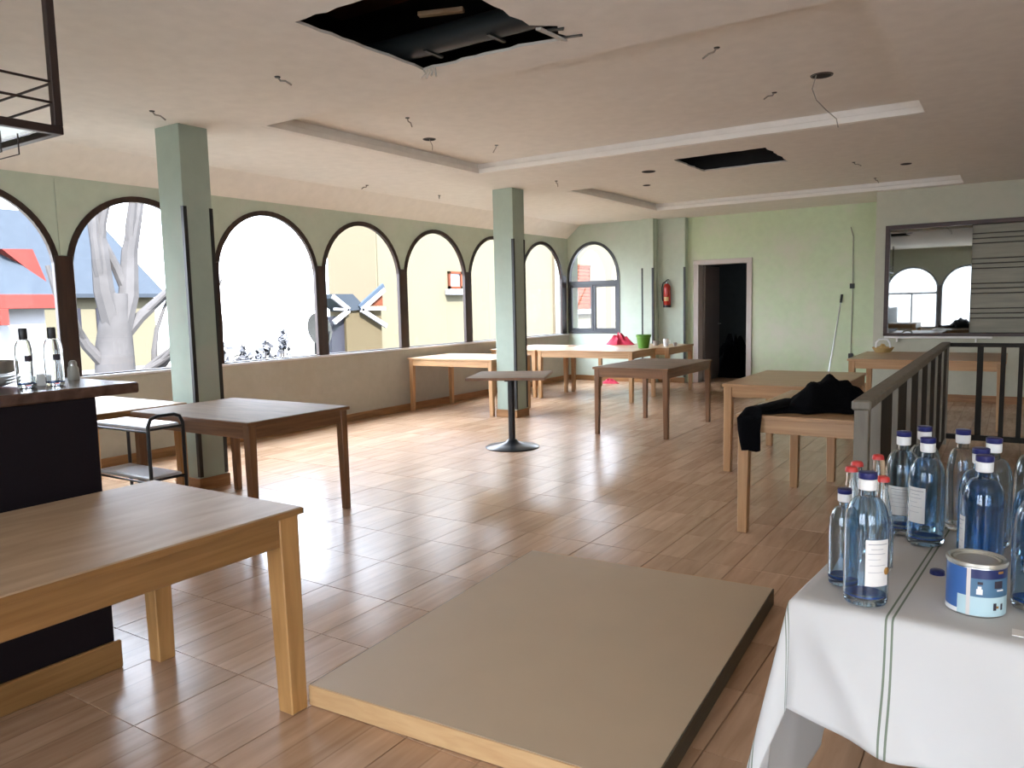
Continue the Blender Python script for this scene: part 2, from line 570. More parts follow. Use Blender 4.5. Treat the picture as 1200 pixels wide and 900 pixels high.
def copy_tree(root, loc, rz, label, group=None):
    r = dup(root)
    r.location = loc
    r.rotation_euler = (0, 0, rz)
    r['label'] = label
    if group: r['group'] = group
    for ch in list(root.children):
        c = dup(ch, r)
        for g in list(ch.children):
            dup(g, c)
    return r

def blob(name, outline, height, mats, parent=None, n=26, seed=1, loc=None, drape=None):
    """crumpled cloth heap: closed mesh over an elliptic footprint with folds"""
    rnd = random.Random(seed)
    ph = [rnd.uniform(0, 6.28) for _ in range(8)]
    bm = bmesh.new()
    rx, ry = outline
    rings = []
    K = 9
    for k in range(K+1):
        q = k/K
        ring = []
        for t in range(n):
            a = t*2*PI/n
            w = 1 + 0.16*math.sin(3*a+ph[0]) + 0.10*math.sin(5*a+ph[1]) + 0.06*math.sin(9*a+ph[2])
            x = rx*q*w*math.cos(a)
            y = ry*q*w*math.sin(a)
            h = height*(1-q**1.6)*(1 + 0.28*math.sin(4*a+ph[3]+5*q) + 0.18*math.sin(7*a+ph[4]-7*q)) + 0.10*height*math.sin(12*q+ph[5]+2*a)*(1-q)*1.5
            ring.append((x, y, max(0.004, h)))
        rings.append(ring)
    top = bm.verts.new((0, 0, max(0.01, height*0.95)))
    vr = [[bm.verts.new(p) for p in ring] for ring in rings[1:]]
    for t in range(n):
        bm.faces.new((top, vr[0][t], vr[0][(t+1) % n]))
    for a, b in zip(vr[:-1], vr[1:]):
        for t in range(n):
            bm.faces.new((a[t], a[(t+1) % n], b[(t+1) % n], b[t]))
    base = [bm.verts.new((v.co.x*0.98, v.co.y*0.98, 0.0)) for v in vr[-1]]
    for t in range(n):
        bm.faces.new((vr[-1][t], vr[-1][(t+1) % n], base[(t+1) % n], base[t]))
    bm.faces.new(base)
    return obj(name, bm, mats, parent, smooth=True, loc=loc)

# ------------------------------------------------------------------ room shell
XW = -7.15          # inner face of the window wall
YB = 12.95          # window part of the back wall
YD = 13.235         # door part of the back wall
YH = 12.02          # hatch part of the back wall, standing forward
YS = -3.0           # wall behind the photographer
XE = 6.2
ZC = 2.91
ZTOP = 3.5
ZSILL = 0.885

# floor: bed of grout, then tiles as pieces of their own
floor = box('floor', (-7.4, -3.2, -0.15), (6.4, 16.3, -0.004), M['grout'], None, 0)
floor['kind'] = 'structure'
def project(p):
    d = Vector(p) - CAM
    z = d.dot(FW)
    return (600+900*d.dot(RT)/z, 450-900*d.dot(UP)/z, z) if z > 0.05 else None
def tile_bm(bm, x, y, tilt=0.0):
    g = 0.0010
    e = 0.0012
    x0, x1, y0, y1 = x+g, x+TS-g, y+g, y+TS-g
    lo = [bm.verts.new((a, b, -0.004)) for a, b in ((x0, y0), (x1, y0), (x1, y1), (x0, y1))]
    hi = [bm.verts.new((a, b, tilt*((a-x)/TS-0.5))) for a, b in ((x0+e, y0+e), (x1-e, y0+e), (x1-e, y1-e), (x0+e, y1-e))]
    bm.faces.new(hi)
    for i in range(4):
        bm.faces.new((lo[i], lo[(i+1) % 4], hi[(i+1) % 4], hi[i]))
cells = []
for i in range(-11, 20):
    for j in range(-10, 28):
        x, y = TX0+i*TS, TY0+j*TS
        if x < XW-0.4 or x > XE-0.1 or y < YS-0.2 or y > YD: continue
        q = project((x+TS/2, y+TS/2, 0))
        seen = q is not None and -60 < q[0] < 1260 and q[1] < 990
        cells.append((0 if seen else 1, q[2] if q else 99, x, y))
cells.sort()
bm = bmesh.new(); tile_bm(bm, 0, 0)
tile_me = None
rest = bmesh.new()
for k, (s, d, x, y) in enumerate(cells):
    if k < 300 and s == 0:
        if tile_me is None:
            o = obj('tile', bm, M['tile'], floor)
            tile_me = o.data
        else:
            o = link_mesh('tile', tile_me, M['tile'], floor)
        o.location = (x, y, random.uniform(-0.0004, 0.0004))
        o.rotation_euler = (random.uniform(-.0005, .0005), random.uniform(-.0005, .0005), 0)
    else:
        tile_bm(rest, x, y)
obj('floor_tiles', rest, M['tile'], floor, kind='stuff')

def arch_pts(c, rx, zc, rz, n=28):
    return [(c - rx*math.cos(t*PI/n), zc + rz*math.sin(t*PI/n)) for t in range(n+1)]

def arched_wall(name, P, s0, s1, cells_, z0, z1, zsill, rx, zc, rz, thick, m_up, m_low):
    """P(s, z, d) -> point; wall from s0 to s1, one arched opening per centre in cells_"""
    bm = bmesh.new()
    for d in (0.0, thick):
        quad(bm, P(s0, z0, d), P(s1, z0, d), P(s1, zsill, d), P(s0, zsill, d), 1)
        edges = [s0] + [c+k*rx for c in cells_ for k in (-1, 1)] + [s1]
        for a, b in zip(edges[0::2], edges[1::2]):
            if b-a > 1e-4:
                quad(bm, P(a, zsill, d), P(b, zsill, d), P(b, zc, d), P(a, zc, d))
                quad(bm, P(a, zc, d), P(b, zc, d), P(b, z1, d), P(a, z1, d))
        for c in cells_:
            ap = arch_pts(c, rx, zc, rz)
            for (a, az), (b, bz) in zip(ap[:-1], ap[1:]):
                quad(bm, P(a, az, d), P(b, bz, d), P(b, z1, d), P(a, z1, d))
    for c in cells_:
        ap = [(c-rx, zsill)] + arch_pts(c, rx, zc, rz) + [(c+rx, zsill)]
        for (a, az), (b, bz) in zip(ap, ap[1:] + ap[:1]):
            quad(bm, P(a, az, 0), P(b, bz, 0), P(b, bz, thick), P(a, az, thick))
    for a in (s0, s1):
        quad(bm, P(a, z0, 0), P(a, z1, 0), P(a, z1, thick), P(a, z0, thick))
    quad(bm, P(s0, z1, 0), P(s1, z1, 0), P(s1, z1, thick), P(s0, z1, thick))
    bmesh.ops.remove_doubles(bm, verts=bm.verts, dist=0.0005)
    o = obj(name, bm, [m_up, m_low])
    o['kind'] = 'structure'
    return o

def arch_frame(bm, P, c, rx, zc, rz, zsill, w, d0, d1, n=28, low=1.0):
    """arched frame bar of width w between depths d0 and d1"""
    outer = [(c-rx, zsill)] + arch_pts(c, rx, zc, rz, n) + [(c+rx, zsill)]
    inner = [(c-rx+w, zsill+w*low)] + arch_pts(c, rx-w, zc, rz-w, n) + [(c+rx-w, zsill+w*low)]
    k = len(outer)
    V = [[bm.verts.new(Vector(P(s, z, d))) for s, z in L] for L, d in ((outer, d0), (inner, d0), (outer, d1), (inner, d1))]
    for i in range(k):
        j = (i+1) % k
        bm.faces.new((V[0][i], V[0][j], V[1][j], V[1][i]))
        bm.faces.new((V[2][i], V[2][j], V[3][j], V[3][i]))
        bm.faces.new((V[1][i], V[1][j], V[3][j], V[3][i]))
        bm.faces.new((V[0][i], V[0][j], V[2][j], V[2][i]))

def arch_pane(bm, P, c, rx, zc, rz, zsill, d):
    pts = [(c-rx, zsill)] + arch_pts(c, rx, zc, rz, 28) + [(c+rx, zsill)]
    poly(bm, [P(s, z, d) for s, z in pts])

# left wall with arched windows, pitch 1.52
PL = lambda s, z, d: (XW-d, s, z)
PITCH = 1.522
left_c = [12.005-PITCH*k for k in range(0, 7)]
left_c = sorted(left_c)
R_OUT, Z_SPR = 0.735, 1.835
wall_left = arched_wall('wall_left', PL, YS-0.3, YB+0.4, left_c, -0.05, ZTOP, ZSILL, R_OUT, Z_SPR, R_OUT, 0.035, M['green2'], M['cream'])
for k, c in enumerate(left_c):
    w = empty('window_%d' % (k+1), (XW, c, 0)); w['kind'] = 'structure'
    P0 = lambda s, z, d: (-d, s, z)
    bm = bmesh.new(); arch_frame(bm, P0, 0, R_OUT, Z_SPR, R_OUT, ZSILL, 0.055, -0.014, 0.03, low=0.25)
    obj('frame', bm, M['frame_brown'], w)
    bm = bmesh.new(); arch_pane(bm, P0, 0, R_OUT-0.05, Z_SPR, R_OUT-0.05, ZSILL+0.012, 0.012)
    obj('pane', bm, M['pane'], w)
    box('post', (-0.033, PITCH/2-0.085, ZSILL), (0.022, PITCH/2+0.085, 1.975), M['frame_brown'], w, 0.006)
for k, y in enumerate((left_c[0]+PITCH/2-0.012, left_c[1]+PITCH/2-0.03)):
    box('trim_%d' % (20+k), (XW-0.002, y-0.011, 1.985), (XW+0.012, y+0.011, 2.655), M['green2'], None, 0.002, kind='structure')
sill = box('trim_sill', (XW-0.02, YS, ZSILL-0.028), (XW+0.035, YB-0.03, ZSILL+0.002), M['sill'], None, 0.006, kind='structure')

# back wall, window part
PBk = lambda s, z, d: (s, YB+d, z)
W8C, W8RX, W8ZC, W8RZ = -6.62, 0.55, 1.90, 0.69
arched_wall('wall_back', PBk, XW-0.28, -5.37, [W8C], -0.05, ZTOP, ZSILL, W8RX, W8ZC, W8RZ, 0.085, M['green2'], M['green2'])
w = empty('window_8', (W8C, YB, 0)); w['kind'] = 'structure'
P0 = lambda s, z, d: (s, d, z)
bm = bmesh.new(); arch_frame(bm, P0, 0, W8RX, W8ZC, W8RZ, ZSILL, 0.055, -0.01, 0.08)
obj('frame', bm, M['frame_grey'], w)
box('transom', (-W8RX+0.05, -0.012, 1.79), (W8RX-0.05, 0.075, 1.865), M['frame_grey'], w)
for s in (-1, 1):
    sash = bmesh.new()
    x0, x1 = (s*0.006, s*(W8RX-0.052))
    x0, x1 = min(x0, x1), max(x0, x1)
    for lo, hi in (((x0, 0, 0.94), (x0+0.045, 0.05, 1.79)), ((x1-0.045, 0, 0.94), (x1, 0.05, 1.79)),
                   ((x0+0.045, 0, 0.94), (x1-0.045, 0.05, 0.985)), ((x0+0.045, 0, 1.745), (x1-0.045, 0.05, 1.79))):
        box_in(sash, lo, hi, 0.004)
    so = obj('sash', sash, M['frame_grey'], w)
    bm = bmesh.new(); quad(bm, (x0+.04, .025, .98), (x1-.04, .025, .98), (x1-.04, .025, 1.75), (x0+.04, .025, 1.75))
    obj('pane', bm, M['pane'], so)
bm = bmesh.new()
poly(bm, [(-W8RX+.05, .03, 1.86)] + [(s, .03, z) for s, z in arch_pts(0, W8RX-.05, W8ZC, W8RZ-.05)] + [(W8RX-.05, .03, 1.86)])
obj('pane', bm, M['pane'], w)

# pilaster, extinguisher wall, door wall, hatch wall
def struct_box(name, lo, hi, m, bevel=0.0):
    return box(name, lo, hi, m, None, bevel, kind='structure')
def guards(parent_edges, z0, z1, parent):
    for x, y, sx, sy in parent_edges:
        bm = bmesh.new()
        t = 0.004
        wd = 0.028
        box_in(bm, (min(x, x+sx*wd), min(y-sy*t, y), z0), (max(x, x+sx*wd), max(y-sy*t, y), z1))
        box_in(bm, (min(x-sx*t, x), min(y-sy*t, y+sy*wd), z0), (max(x-sx*t, x), max(y-sy*t, y+sy*wd), z1))
        obj('corner_guard', bm, M['guard'], parent)
pil = struct_box('wall_back_pilaster', (-5.60, YB-0.09, -0.02), (-5.38, YB+0.2, ZTOP), M['green2'])
guards([(-5.60, YB-0.09, 1, 1), (-5.38, YB-0.09, -1, 1)], 0.1, 2.05, pil)
ext = struct_box('wall_back_niche', (-5.42, 13.10, -0.02), (-4.885, 13.5, ZTOP), M['green2'])
guards([(-4.885, 13.10, -1, 1)], 0.1, 2.05, ext)
DX0, DX1, DZ = -4.70, -3.815, 2.085
bm = bmesh.new()
box_in(bm, (-4.9, YD, -0.02), (DX0, YD+0.2, ZTOP))
box_in(bm, (DX1, YD, -0.02), (-1.2, YD+0.2, ZTOP))
box_in(bm, (DX0, YD, DZ), (DX1, YD+0.2, ZTOP))
wd = obj('wall_back_door', bm, M['green']); wd['kind'] = 'structure'
d1 = empty('door_1', ((DX0+DX1)/2, YD, 0)); d1['kind'] = 'structure'
hw = (DX1-DX0)/2
bm = bmesh.new()
box_in(bm, (-hw-0.07, -0.025, 0), (-hw+0.02, 0.22, DZ+0.02), 0.004)
box_in(bm, (hw-0.02, -0.025, 0), (hw+0.07, 0.22, DZ+0.02), 0.004)
box_in(bm, (-hw-0.07, -0.027, DZ-0.01), (hw+0.07, 0.22, DZ+0.075), 0.004)
obj('frame', bm, M['door_paint'], d1)
leaf = box('door_leaf', (-hw+0.02, 0.225, 0.01), (-hw+0.06, 1.02, DZ-0.02), plain('door_leaf_paint', (0.20, 0.17, 0.155), 0.5), d1)
lh = tube('door_handle', [(-hw+.06, .95, 1.02), (-hw+.11, .95, 1.02), (-hw+.11, .84, 1.02)], 0.009, M['steel'], leaf)
# dark storeroom beyond the door
bm = bmesh.new()
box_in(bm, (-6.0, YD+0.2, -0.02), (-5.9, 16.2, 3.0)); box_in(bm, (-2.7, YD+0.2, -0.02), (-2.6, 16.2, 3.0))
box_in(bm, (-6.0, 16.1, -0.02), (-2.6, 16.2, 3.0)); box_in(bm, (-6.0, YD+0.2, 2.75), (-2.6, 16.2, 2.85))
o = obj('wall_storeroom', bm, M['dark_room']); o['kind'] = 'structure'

# hatch wall standing forward on the right
HX0, HX1, HZ0, HZ1 = -1.55, 1.9, 0.905, 2.42
bm = bmesh.new()
box_in(bm, (-1.68, YH, -0.02), (HX0, YH+0.25, ZTOP))
box_in(bm, (HX0, YH, -0.02), (HX1, YH+0.25, HZ0))
box_in(bm, (HX0, YH, HZ1), (HX1, YH+0.25, ZTOP))
box_in(bm, (HX1, YH, -0.02), (XE+0.2, YH+0.25, ZTOP))
box_in(bm, (-1.68, YH+0.2, -0.02), (-1.5, YD+0.1, ZTOP))
hwall = obj('wall_back_hatch', bm, M['greywall']); hwall['kind'] = 'structure'
hatch = empty('serving_hatch', (HX0, YH, 0), 0, 'wide serving hatch with one mirrored glass pane and grey grooved shutter boards', 'hatch')
W = HX1-HX0
bm = bmesh.new()
box_in(bm, (0, -0.03, HZ0), (0.055, 0.1, HZ1), 0.003); box_in(bm, (W-0.055, -0.03, HZ0), (W, 0.1, HZ1), 0.003)
box_in(bm, (0, -0.032, HZ1-0.045), (W, 0.1, HZ1+0.01), 0.003); box_in(bm, (0, -0.03, HZ0-0.01), (W, 0.1, HZ0+0.03), 0.003)
obj('frame', bm, M['hatch_trim'], hatch)
bm = bmesh.new(); box_in(bm, (0.05, 0.015, HZ0+0.03), (1.045, 0.022, HZ1-0.04))
tag(obj('glass_pane', bm, M['mirror'], hatch), 'sliding glass pane mirroring the arched windows opposite')
z = HZ0+0.03
k = 0
while z < HZ1-0.06:      # shutter boards, a wide one then two narrow ones, dark joints between
    h = 0.20 if k % 3 == 0 else 0.065
    z1 = min(z+h, HZ1-0.045)
    box('board', (0.05, 0.034, z+0.006), (W-0.05, 0.05, z1-0.006), M['shutter'], hatch, 0.004)
    z = z1
    k += 1
bm = bmesh.new(); box_in(bm, (0.04, 0.052, HZ0+0.02), (W-0.04, 0.07, HZ1-0.03))
obj('back_panel', bm, M['groove'], hatch)
ledge = empty('hatch_ledge', (-1.53, YH, 0.865), 0, 'long white ledge bar fixed under the serving hatch', 'ledge')
box('bar', (0, -0.07, 0.0), (1.30, 0.0, 0.03), M['white'], ledge, 0.006)
for x in (0.15, 1.1):
    box('bracket', (x, -0.05, -0.05), (x+0.02, 0.0, 0.0), M['white'], ledge, 0.002)

# wall behind the photographer, arched windows (left two show in the hatch glass, right-hand ones added as fill light)
PS = lambda s, z, d: (s, YS-d, z)
south_c = [-2.71+PITCH*k for k in (0, 1, 3, 4, 5)]
S_SILL, S_SPR = 0.45, 1.62
arched_wall('wall_front', PS, XW-0.28, XE+0.2, south_c, -0.05, ZTOP, S_SILL, R_OUT, S_SPR, R_OUT, 0.28, M['green2'], M['cream'])
for k, c in enumerate(south_c):
    w = empty('window_%d' % (9+k), (c, YS, 0)); w['kind'] = 'structure'
    P0 = lambda s, z, d: (s, -d, z)
    bm = bmesh.new(); arch_frame(bm, P0, 0, R_OUT, S_SPR, R_OUT, S_SILL, 0.055, -0.012, 0.085)
    obj('frame', bm, M['frame_brown'], w)
    bm = bmesh.new(); arch_pane(bm, P0, 0, R_OUT-0.05, S_SPR, R_OUT-0.05, S_SILL+0.05, 0.045)
    obj('pane', bm, M['pane'], w)
    if k in (0,):
        box('transom', (-0.69, -0.06, 1.5), (0.69, 0.0, 1.57), M['frame_brown'], w)
        box('mullion', (-0.03, -0.06, S_SILL+0.05), (0.03, 0.0, 1.5), M['frame_brown'], w)
    box('post', (R_OUT-0.06, -0.022, S_SILL), (PITCH/2+0.085, 0.10, S_SPR+0.14), M['frame_brown'], w, 0.006)
struct_box('wall_right', (XE, YS-0.3, -0.02), (XE+0.2, 13.5, ZTOP), M['greywall'])

# baseboards
def skirting(name, lo, hi):
    struct_box(name, lo, hi, M['skirt'], 0.004)
skirting('baseboard_left', (XW, YS, 0), (XW+0.016, YB, 0.095))
skirting('baseboard_back', (XW+0.016, YB-0.016, 0), (-5.60, YB, 0.095))
skirting('baseboard_pilaster', (-5.616, YB-0.106, 0), (-5.364, YB-0.09, 0.095))
skirting('baseboard_niche', (-5.38, 13.084, 0), (-4.885, 13.10, 0.095))
skirting('baseboard_door', (DX1+0.07, YD-0.016, 0), (-1.68, YD, 0.095))
skirting('baseboard_hatch', (-1.68, YH-0.016, 0), (XE, YH, 0.10))
skirting('baseboard_right', (XE-0.016, YS, 0), (XE, YH, 0.095))

# columns
for k, (x0, x1, y0, y1) in enumerate(((-5.80, -5.49, 3.74, 4.0), (-5.62, -5.32, 8.23, 8.50))):
    c = struct_box('column_%d' % (k+1), (x0, y0, 0), (x1, y1, ZC+0.05), M['column'], 0.004)
    guards([(x1, y0, -1, 1), (x1, y1, -1, -1)], 0.11, 2.28, c)
    bm = bmesh.new()
    box_in(bm, (x0-0.014, y0-0.014, 0), (x1+0.014, y0, 0.1), 0.003); box_in(bm, (x1, y0, 0), (x1+0.014, y1+0.014, 0.1), 0.003)
    box_in(bm, (x0-0.014, y1, 0), (x1, y1+0.014, 0.1), 0.003); box_in(bm, (x0-0.014, y0, 0), (x0, y1, 0.1), 0.003)
    obj('plinth', bm, M['skirt'], c)

# ceiling with two recessed trays and two torn openings
T1 = (-5.10, -0.66, 4.22, 7.19)
T2 = (-4.95, -0.62, 8.97, 11.92)
H1 = (-3.13, -2.2, 2.84, 3.86)
H2 = (-3.02, -2.08, 7.76, 8.68)
TD = 0.11
bm = bmesh.new()
xs = sorted({-6.87, XE+0.1, T1[0], T1[1], T2[0], T2[1], -3.4, -1.9})
ys = sorted({YS-0.2, 13.5, T1[2], T1[3], T2[2], T2[3], 2.5, 4.1, 7.55, 8.85})
hole_cells = {}
for xa, xb in zip(xs[:-1], xs[1:]):
    for ya, yb in zip(ys[:-1], ys[1:]):
        cx, cyy = (xa+xb)/2, (ya+yb)/2
        z = ZC
        for t in (T1, T2):
            if t[0] < cx < t[1] and t[2] < cyy < t[3]: z = ZC+TD
        if xa == -3.4 and xb == -1.9 and ya in (2.5, 7.55):
            hole_cells[ya] = (xa, xb, ya, yb)
            continue
        quad(bm, (xa, ya, z), (xb, ya, z), (xb, yb, z), (xa, yb, z))
for t in (T1, T2):
    a, b, c, d = t
    for p, q in (((a, c), (b, c)), ((b, c), (b, d)), ((b, d), (a, d)), ((a, d), (a, c))):
        quad(bm, (p[0], p[1], ZC), (q[0], q[1], ZC), (q[0], q[1], ZC+TD), (p[0], p[1], ZC+TD))
quad(bm, (-6.87, YS-.2, ZC), (-6.87, 13.2, ZC), (XW-.05, 13.2, 2.63), (XW-.05, YS-.2, 2.63))
def ragged(h, seed, notch=False):
    rnd = random.Random(seed)
    x0, x1, y0, y1 = h
    pts = []
    for (a, b), (c, d) in (((x0, y0), (x1, y0)), ((x1, y0), (x1, y1)), ((x1, y1), (x0, y1)), ((x0, y1), (x0, y0))):
        for k in range(12):
            t = k/12
            pts.append((a+(c-a)*t + rnd.uniform(-.012, .012), b+(d-b)*t + rnd.uniform(-.012, .012)))
    if notch:
        for i, (x, y) in enumerate(pts):
            if x > x1-0.12 and y > y1-0.22:
                pts[i] = (x+rnd.uniform(0.02, 0.13), y+rnd.uniform(-0.02, 0.06))
    return pts
for ya, h, seed, nt in ((2.5, H1, 3, True), (7.55, H2, 5, False)):
    xa, xb, y0, y1 = hole_cells[ya]
    inner = ragged(h, seed, nt)
    outer = []
    for (a, b), (c, d) in (((xa, y0), (xb, y0)), ((xb, y0), (xb, y1)), ((xb, y1), (xa, y1)), ((xa, y1), (xa, y0))):
        for k in range(12):
            outer.append((a+(c-a)*k/12, b+(d-b)*k/12))
    n = len(inner)
    for i in range(n):
        j = (i+1) % n
        quad(bm, (*outer[i], ZC), (*outer[j], ZC), (*inner[j], ZC), (*inner[i], ZC))
        quad(bm, (*inner[i], ZC), (*inner[j], ZC), (*inner[j], ZC+.016), (*inner[i], ZC+.016), 1)
bmesh.ops.remove_doubles(bm, verts=bm.verts, dist=0.0005)
ceil = obj('ceiling', bm, [M['ceiling'], M['torn']]); ceil['kind'] = 'structure'
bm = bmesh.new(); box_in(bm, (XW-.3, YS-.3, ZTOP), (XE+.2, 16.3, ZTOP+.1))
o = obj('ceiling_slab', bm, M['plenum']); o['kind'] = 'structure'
struct_box('ceiling_baffle', (-3.35, 8.73, ZC+0.02), (-1.9, 8.80, ZC+0.45), M['plenum'])  # dark baffle added to hide the tray's back behind the smaller opening
# stepped mouldings round each tray
n_trim = 1
for t in (T1, T2):
    a, b, c, d = t
    for lo, hi in (((a+0.05, d-0.05), (b, d)), ((a, c), (a+0.05, d))):
        bm = bmesh.new()
        ix = 1 if hi[0]-lo[0] < 0.1 else 0
        box_in(bm, (lo[0], lo[1], ZC+0.001), (hi[0], hi[1], ZC+0.052), 0.003)
        if ix == 0:
            y = hi[1] if hi[1] == d else lo[1]
            s = -1 if hi[1] == d else 1
            box_in(bm, (a, min(y, y+s*0.022), ZC+0.058), (b, max(y, y+s*0.022), ZC+TD), mat=1)
        else:
            x = lo[0] if lo[0] == a else hi[0]
            s = 1 if lo[0] == a else -1
            box_in(bm, (min(x, x+s*0.022), c, ZC+0.058), (max(x, x+s*0.022), d, ZC+TD), mat=1)
        o = obj('trim_%d' % n_trim, bm, [M['mould'] if ix == 0 else M['ceiling'], M['ceiling']]); o['kind'] = 'structure'
        n_trim += 1

# ------------------------------------------------------------------ outdoors
g = struct_box('ground_outside', (-90, -60, -3.4), (-7.5, 90, -3.2), M['x_ground'])
b1 = empty('cream_building', (-12, 12.95, -3.2), 0, 'tall cream rendered building close outside the far windows', 'building')
bm = bmesh.new()
box_in(bm, (-5, 9, 0), (0, 16, 7.7)); box_in(bm, (-1.55, 0, 0), (0, 9, 7.7))
obj('wall', bm, M['x_cream'], b1)
bm = bmesh.new(); box_in(bm, (-1.55, -0.03, 0), (-0.03, 0.0, 7.7)); obj('side_wall', bm, M['x_peach'], b1)
def facade_window(parent, y0, y1, z0, z1, shutter=False):
    f = bmesh.new()
    zz = 3.2
    for lo, hi in (((0, y0, z0+zz), (0.06, y0+0.06, z1+zz)), ((0, y1-0.06, z0+zz), (0.06, y1, z1+zz)),
                   ((0, y0, z1+zz-0.06), (0.06, y1, z1+zz)), ((0, y0, z0+zz), (0.06, y1, z0+zz+0.06))):
        box_in(f, lo, hi)
    fo = obj('window', f, M['x_terra'], parent)
    if shutter:
        k = 0
        zq = z0+zz+0.06
        while zq < z1+zz-0.1:
            box('slat', (0.005, y0+0.06, zq), (0.04, y1-0.06, zq+0.10), M['x_terra'], fo, 0.006)
            zq += 0.115
    else:
        bm = bmesh.new(); box_in(bm, (0.005, y0+.06, z0+zz+.06), (0.02, y1-.06, z1+zz-.06)); obj('pane', bm, plain('far_window_pane', (0.10, 0.13, 0.17), 0.3), fo)
    box('window_sill', (0, y0-0.12, z0+zz-0.16), (0.16, y1+0.12, z0+zz-0.02), M['x_white'], parent, 0.01)
facade_window(b1, 15.48-12.95, 16.02-12.95, 1.90, 2.33)
facade_window(b1, 21.3-12.95, 23.2-12.95, 1.27, 2.72, True)
bm = bmesh.new(); box_in(bm, (0, 20.75-12.95, 0), (0.10, 21.05-12.95, 7.6)); obj('pilaster', bm, M['x_peach'], b1)

an = empty('annex', (-11.5, 11.06, -3.2), 0, 'low beige annex with grey hipped roof and white crossed bargeboards', 'building')
zz = 3.2
bm = bmesh.new(); box_in(bm, (-0.45, 0.34, 0), (0, 1.40, zz+1.43)); obj('wall', bm, M['x_beige'], an)
bm = bmesh.new(); box_in(bm, (-0.40, -0.02, 0), (-0.06, 0.34, zz+1.30)); obj('dark_wall', bm, M['x_dark'], an)
bm = bmesh.new()
prism_in(bm, [(0.05, -0.02, zz+1.75), (0.05, 0.52, zz+1.75), (0.05, 0.92, zz+1.43), (0.05, 0.32, zz+1.40), (0.05, -0.02, zz+1.66)], (-0.45, 0, 0))
obj('roof', bm, M['x_slate'], an)
def slant(name, y0, z0, y1, z1, t, m, x=0.08):
    d = Vector((0, y1-y0, z1-z0)); n_ = Vector((0, -d.z, d.y)).normalized()*t/2
    a, b = Vector((x, y0, z0+zz)), Vector((x, y1, z1+zz))
    prism(name, [a-n_, b-n_, b+n_, a+n_], (-0.05, 0, 0), m, an)
slant('bargeboard', -0.05, 1.70, 0.38, 1.43, 0.09, M['x_white'])
slant('bargeboard', 0.38, 1.42, -0.05, 1.18, 0.09, M['x_white'])
slant('bargeboard', -0.02, 1.45, 0.36, 1.43, 0.05, M['x_white'], 0.075)
slant('gutter', 0.68, 1.47, 1.44, 1.93, 0.10, M['x_blue'])
slant('bargeboard', 0.72, 1.42, 1.44, 1.84, 0.09, M['x_white'], 0.10)
slant('bargeboard', 0.72, 1.42, 1.46, 1.06, 0.09, M['x_white'], 0.10)
slant('bargeboard', 0.85, 1.44, 1.44, 1.44, 0.07, M['x_white'], 0.11)
prism('gable_boards', [(0.02, 1.0, zz+1.50), (0.02, 1.44, zz+1.50), (0.02, 1.44, zz+1.74)], (-0.06, 0, 0), M['x_terra'], an)

rh = empty('red_house', (-24, 10.2, -3.2), 0, 'red and slate roofed house beyond the window nearest the bar', 'building')
bm = bmesh.new(); box_in(bm, (-5, -6, 0), (-0.3, 1.5, zz+1.66)); obj('wall', bm, M['x_white'], rh)
bm = bmesh.new(); prism_in(bm, [(0.1, -6.5, zz+2.07), (0.1, 1.95, zz+2.07), (-2.6, 0.2, zz+4.4), (-2.6, -6.5, zz+4.4)], (0, 0, -0.12)); obj('roof', bm, M['x_slate'], rh)
box('fascia', (-0.02, -6.5, zz+1.66), (0.12, 1.75, zz+2.07), M['x_red'], rh, 0.01)
bm = bmesh.new(); box_in(bm, (-6.5, -6, 0), (-3.5, 0.95, zz+5.3)); obj('upper_wall', bm, M['x_red'], rh)
prism('gable', [(-0.9, 0.75, zz+3.42), (-0.9, 1.6, zz+3.45), (-0.9, 1.95, zz+2.4)], (-0.8, 0, 0), M['x_red'], rh)
box('porch_post', (0.1, 0.05, zz+1.2), (0.25, 0.28, zz+1.66), M['x_red'], rh, 0.01)

sh2 = empty('slate_house', (-30, 15.0, -3.2), 0, 'pale house with broad slate roof behind the bare tree', 'building')
bm = bmesh.new(); box_in(bm, (-4, -1.6, 0), (-0.3, 4.0, zz+2.3)); obj('wall', bm, M['x_cream'], sh2)
prism('roof', [(0.1, -1.9, zz+2.25), (0.1, 4.3, zz+2.25), (-3.0, 3.2, zz+5.6), (-3.0, -1.9, zz+5.6)], (0, 0, -0.15), M['x_slate'], sh2)
for y in (0.2, 1.5):
    box('window', (-0.31, y, zz+0.6), (-0.25, y+0.7, zz+1.7), M['x_dark'], sh2, 0.01)
tr = empty('bare_tree', (-11, 6.08, -3.2), 0, 'pale bare tree trunk with forked branches outside the second window', 'tree')
bm = bmesh.new()
tube_in(bm, [(0.1, 0.05, 0), (0.05, 0.0, 2.0), (0, 0.12, 3.4), (0, 0.15, 4.2), (0.05, 0.2, 4.95)], [0.42, 0.34, 0.29, 0.25, 0.16], 14)
tree_o = obj('trunk', bm, M['x_bark'], tr, smooth=True)
rnd = random.Random(4)
def limb(p, d, r, ln, depth):
    pts = [Vector(p)]
    rs = [r]
    d = Vector(d).normalized()
    for k in range(4):
        d = (d + Vector((rnd.uniform(-.15, .15), rnd.uniform(-.2, .2), rnd.uniform(-.05, .2)))).normalized()
        pts.append(pts[-1]+d*ln/4)
        rs.append(r*(1-0.16*(k+1)))
    bm = bmesh.new(); tube_in(bm, pts, rs, 8); obj('branch', bm, M['x_bark'], tr, smooth=True)
    if depth > 0:
        for k in range(3):
            a = pts[1+k]
            limb(a, d + Vector((rnd.uniform(-.5, .5), rnd.uniform(-1.0, 1.0), rnd.uniform(0.0, .6))), r*0.5, ln*0.62, depth-1)
limb((0.05, .17, 4.3), (0.1, 0.55, 1), 0.17, 2.6, 1)
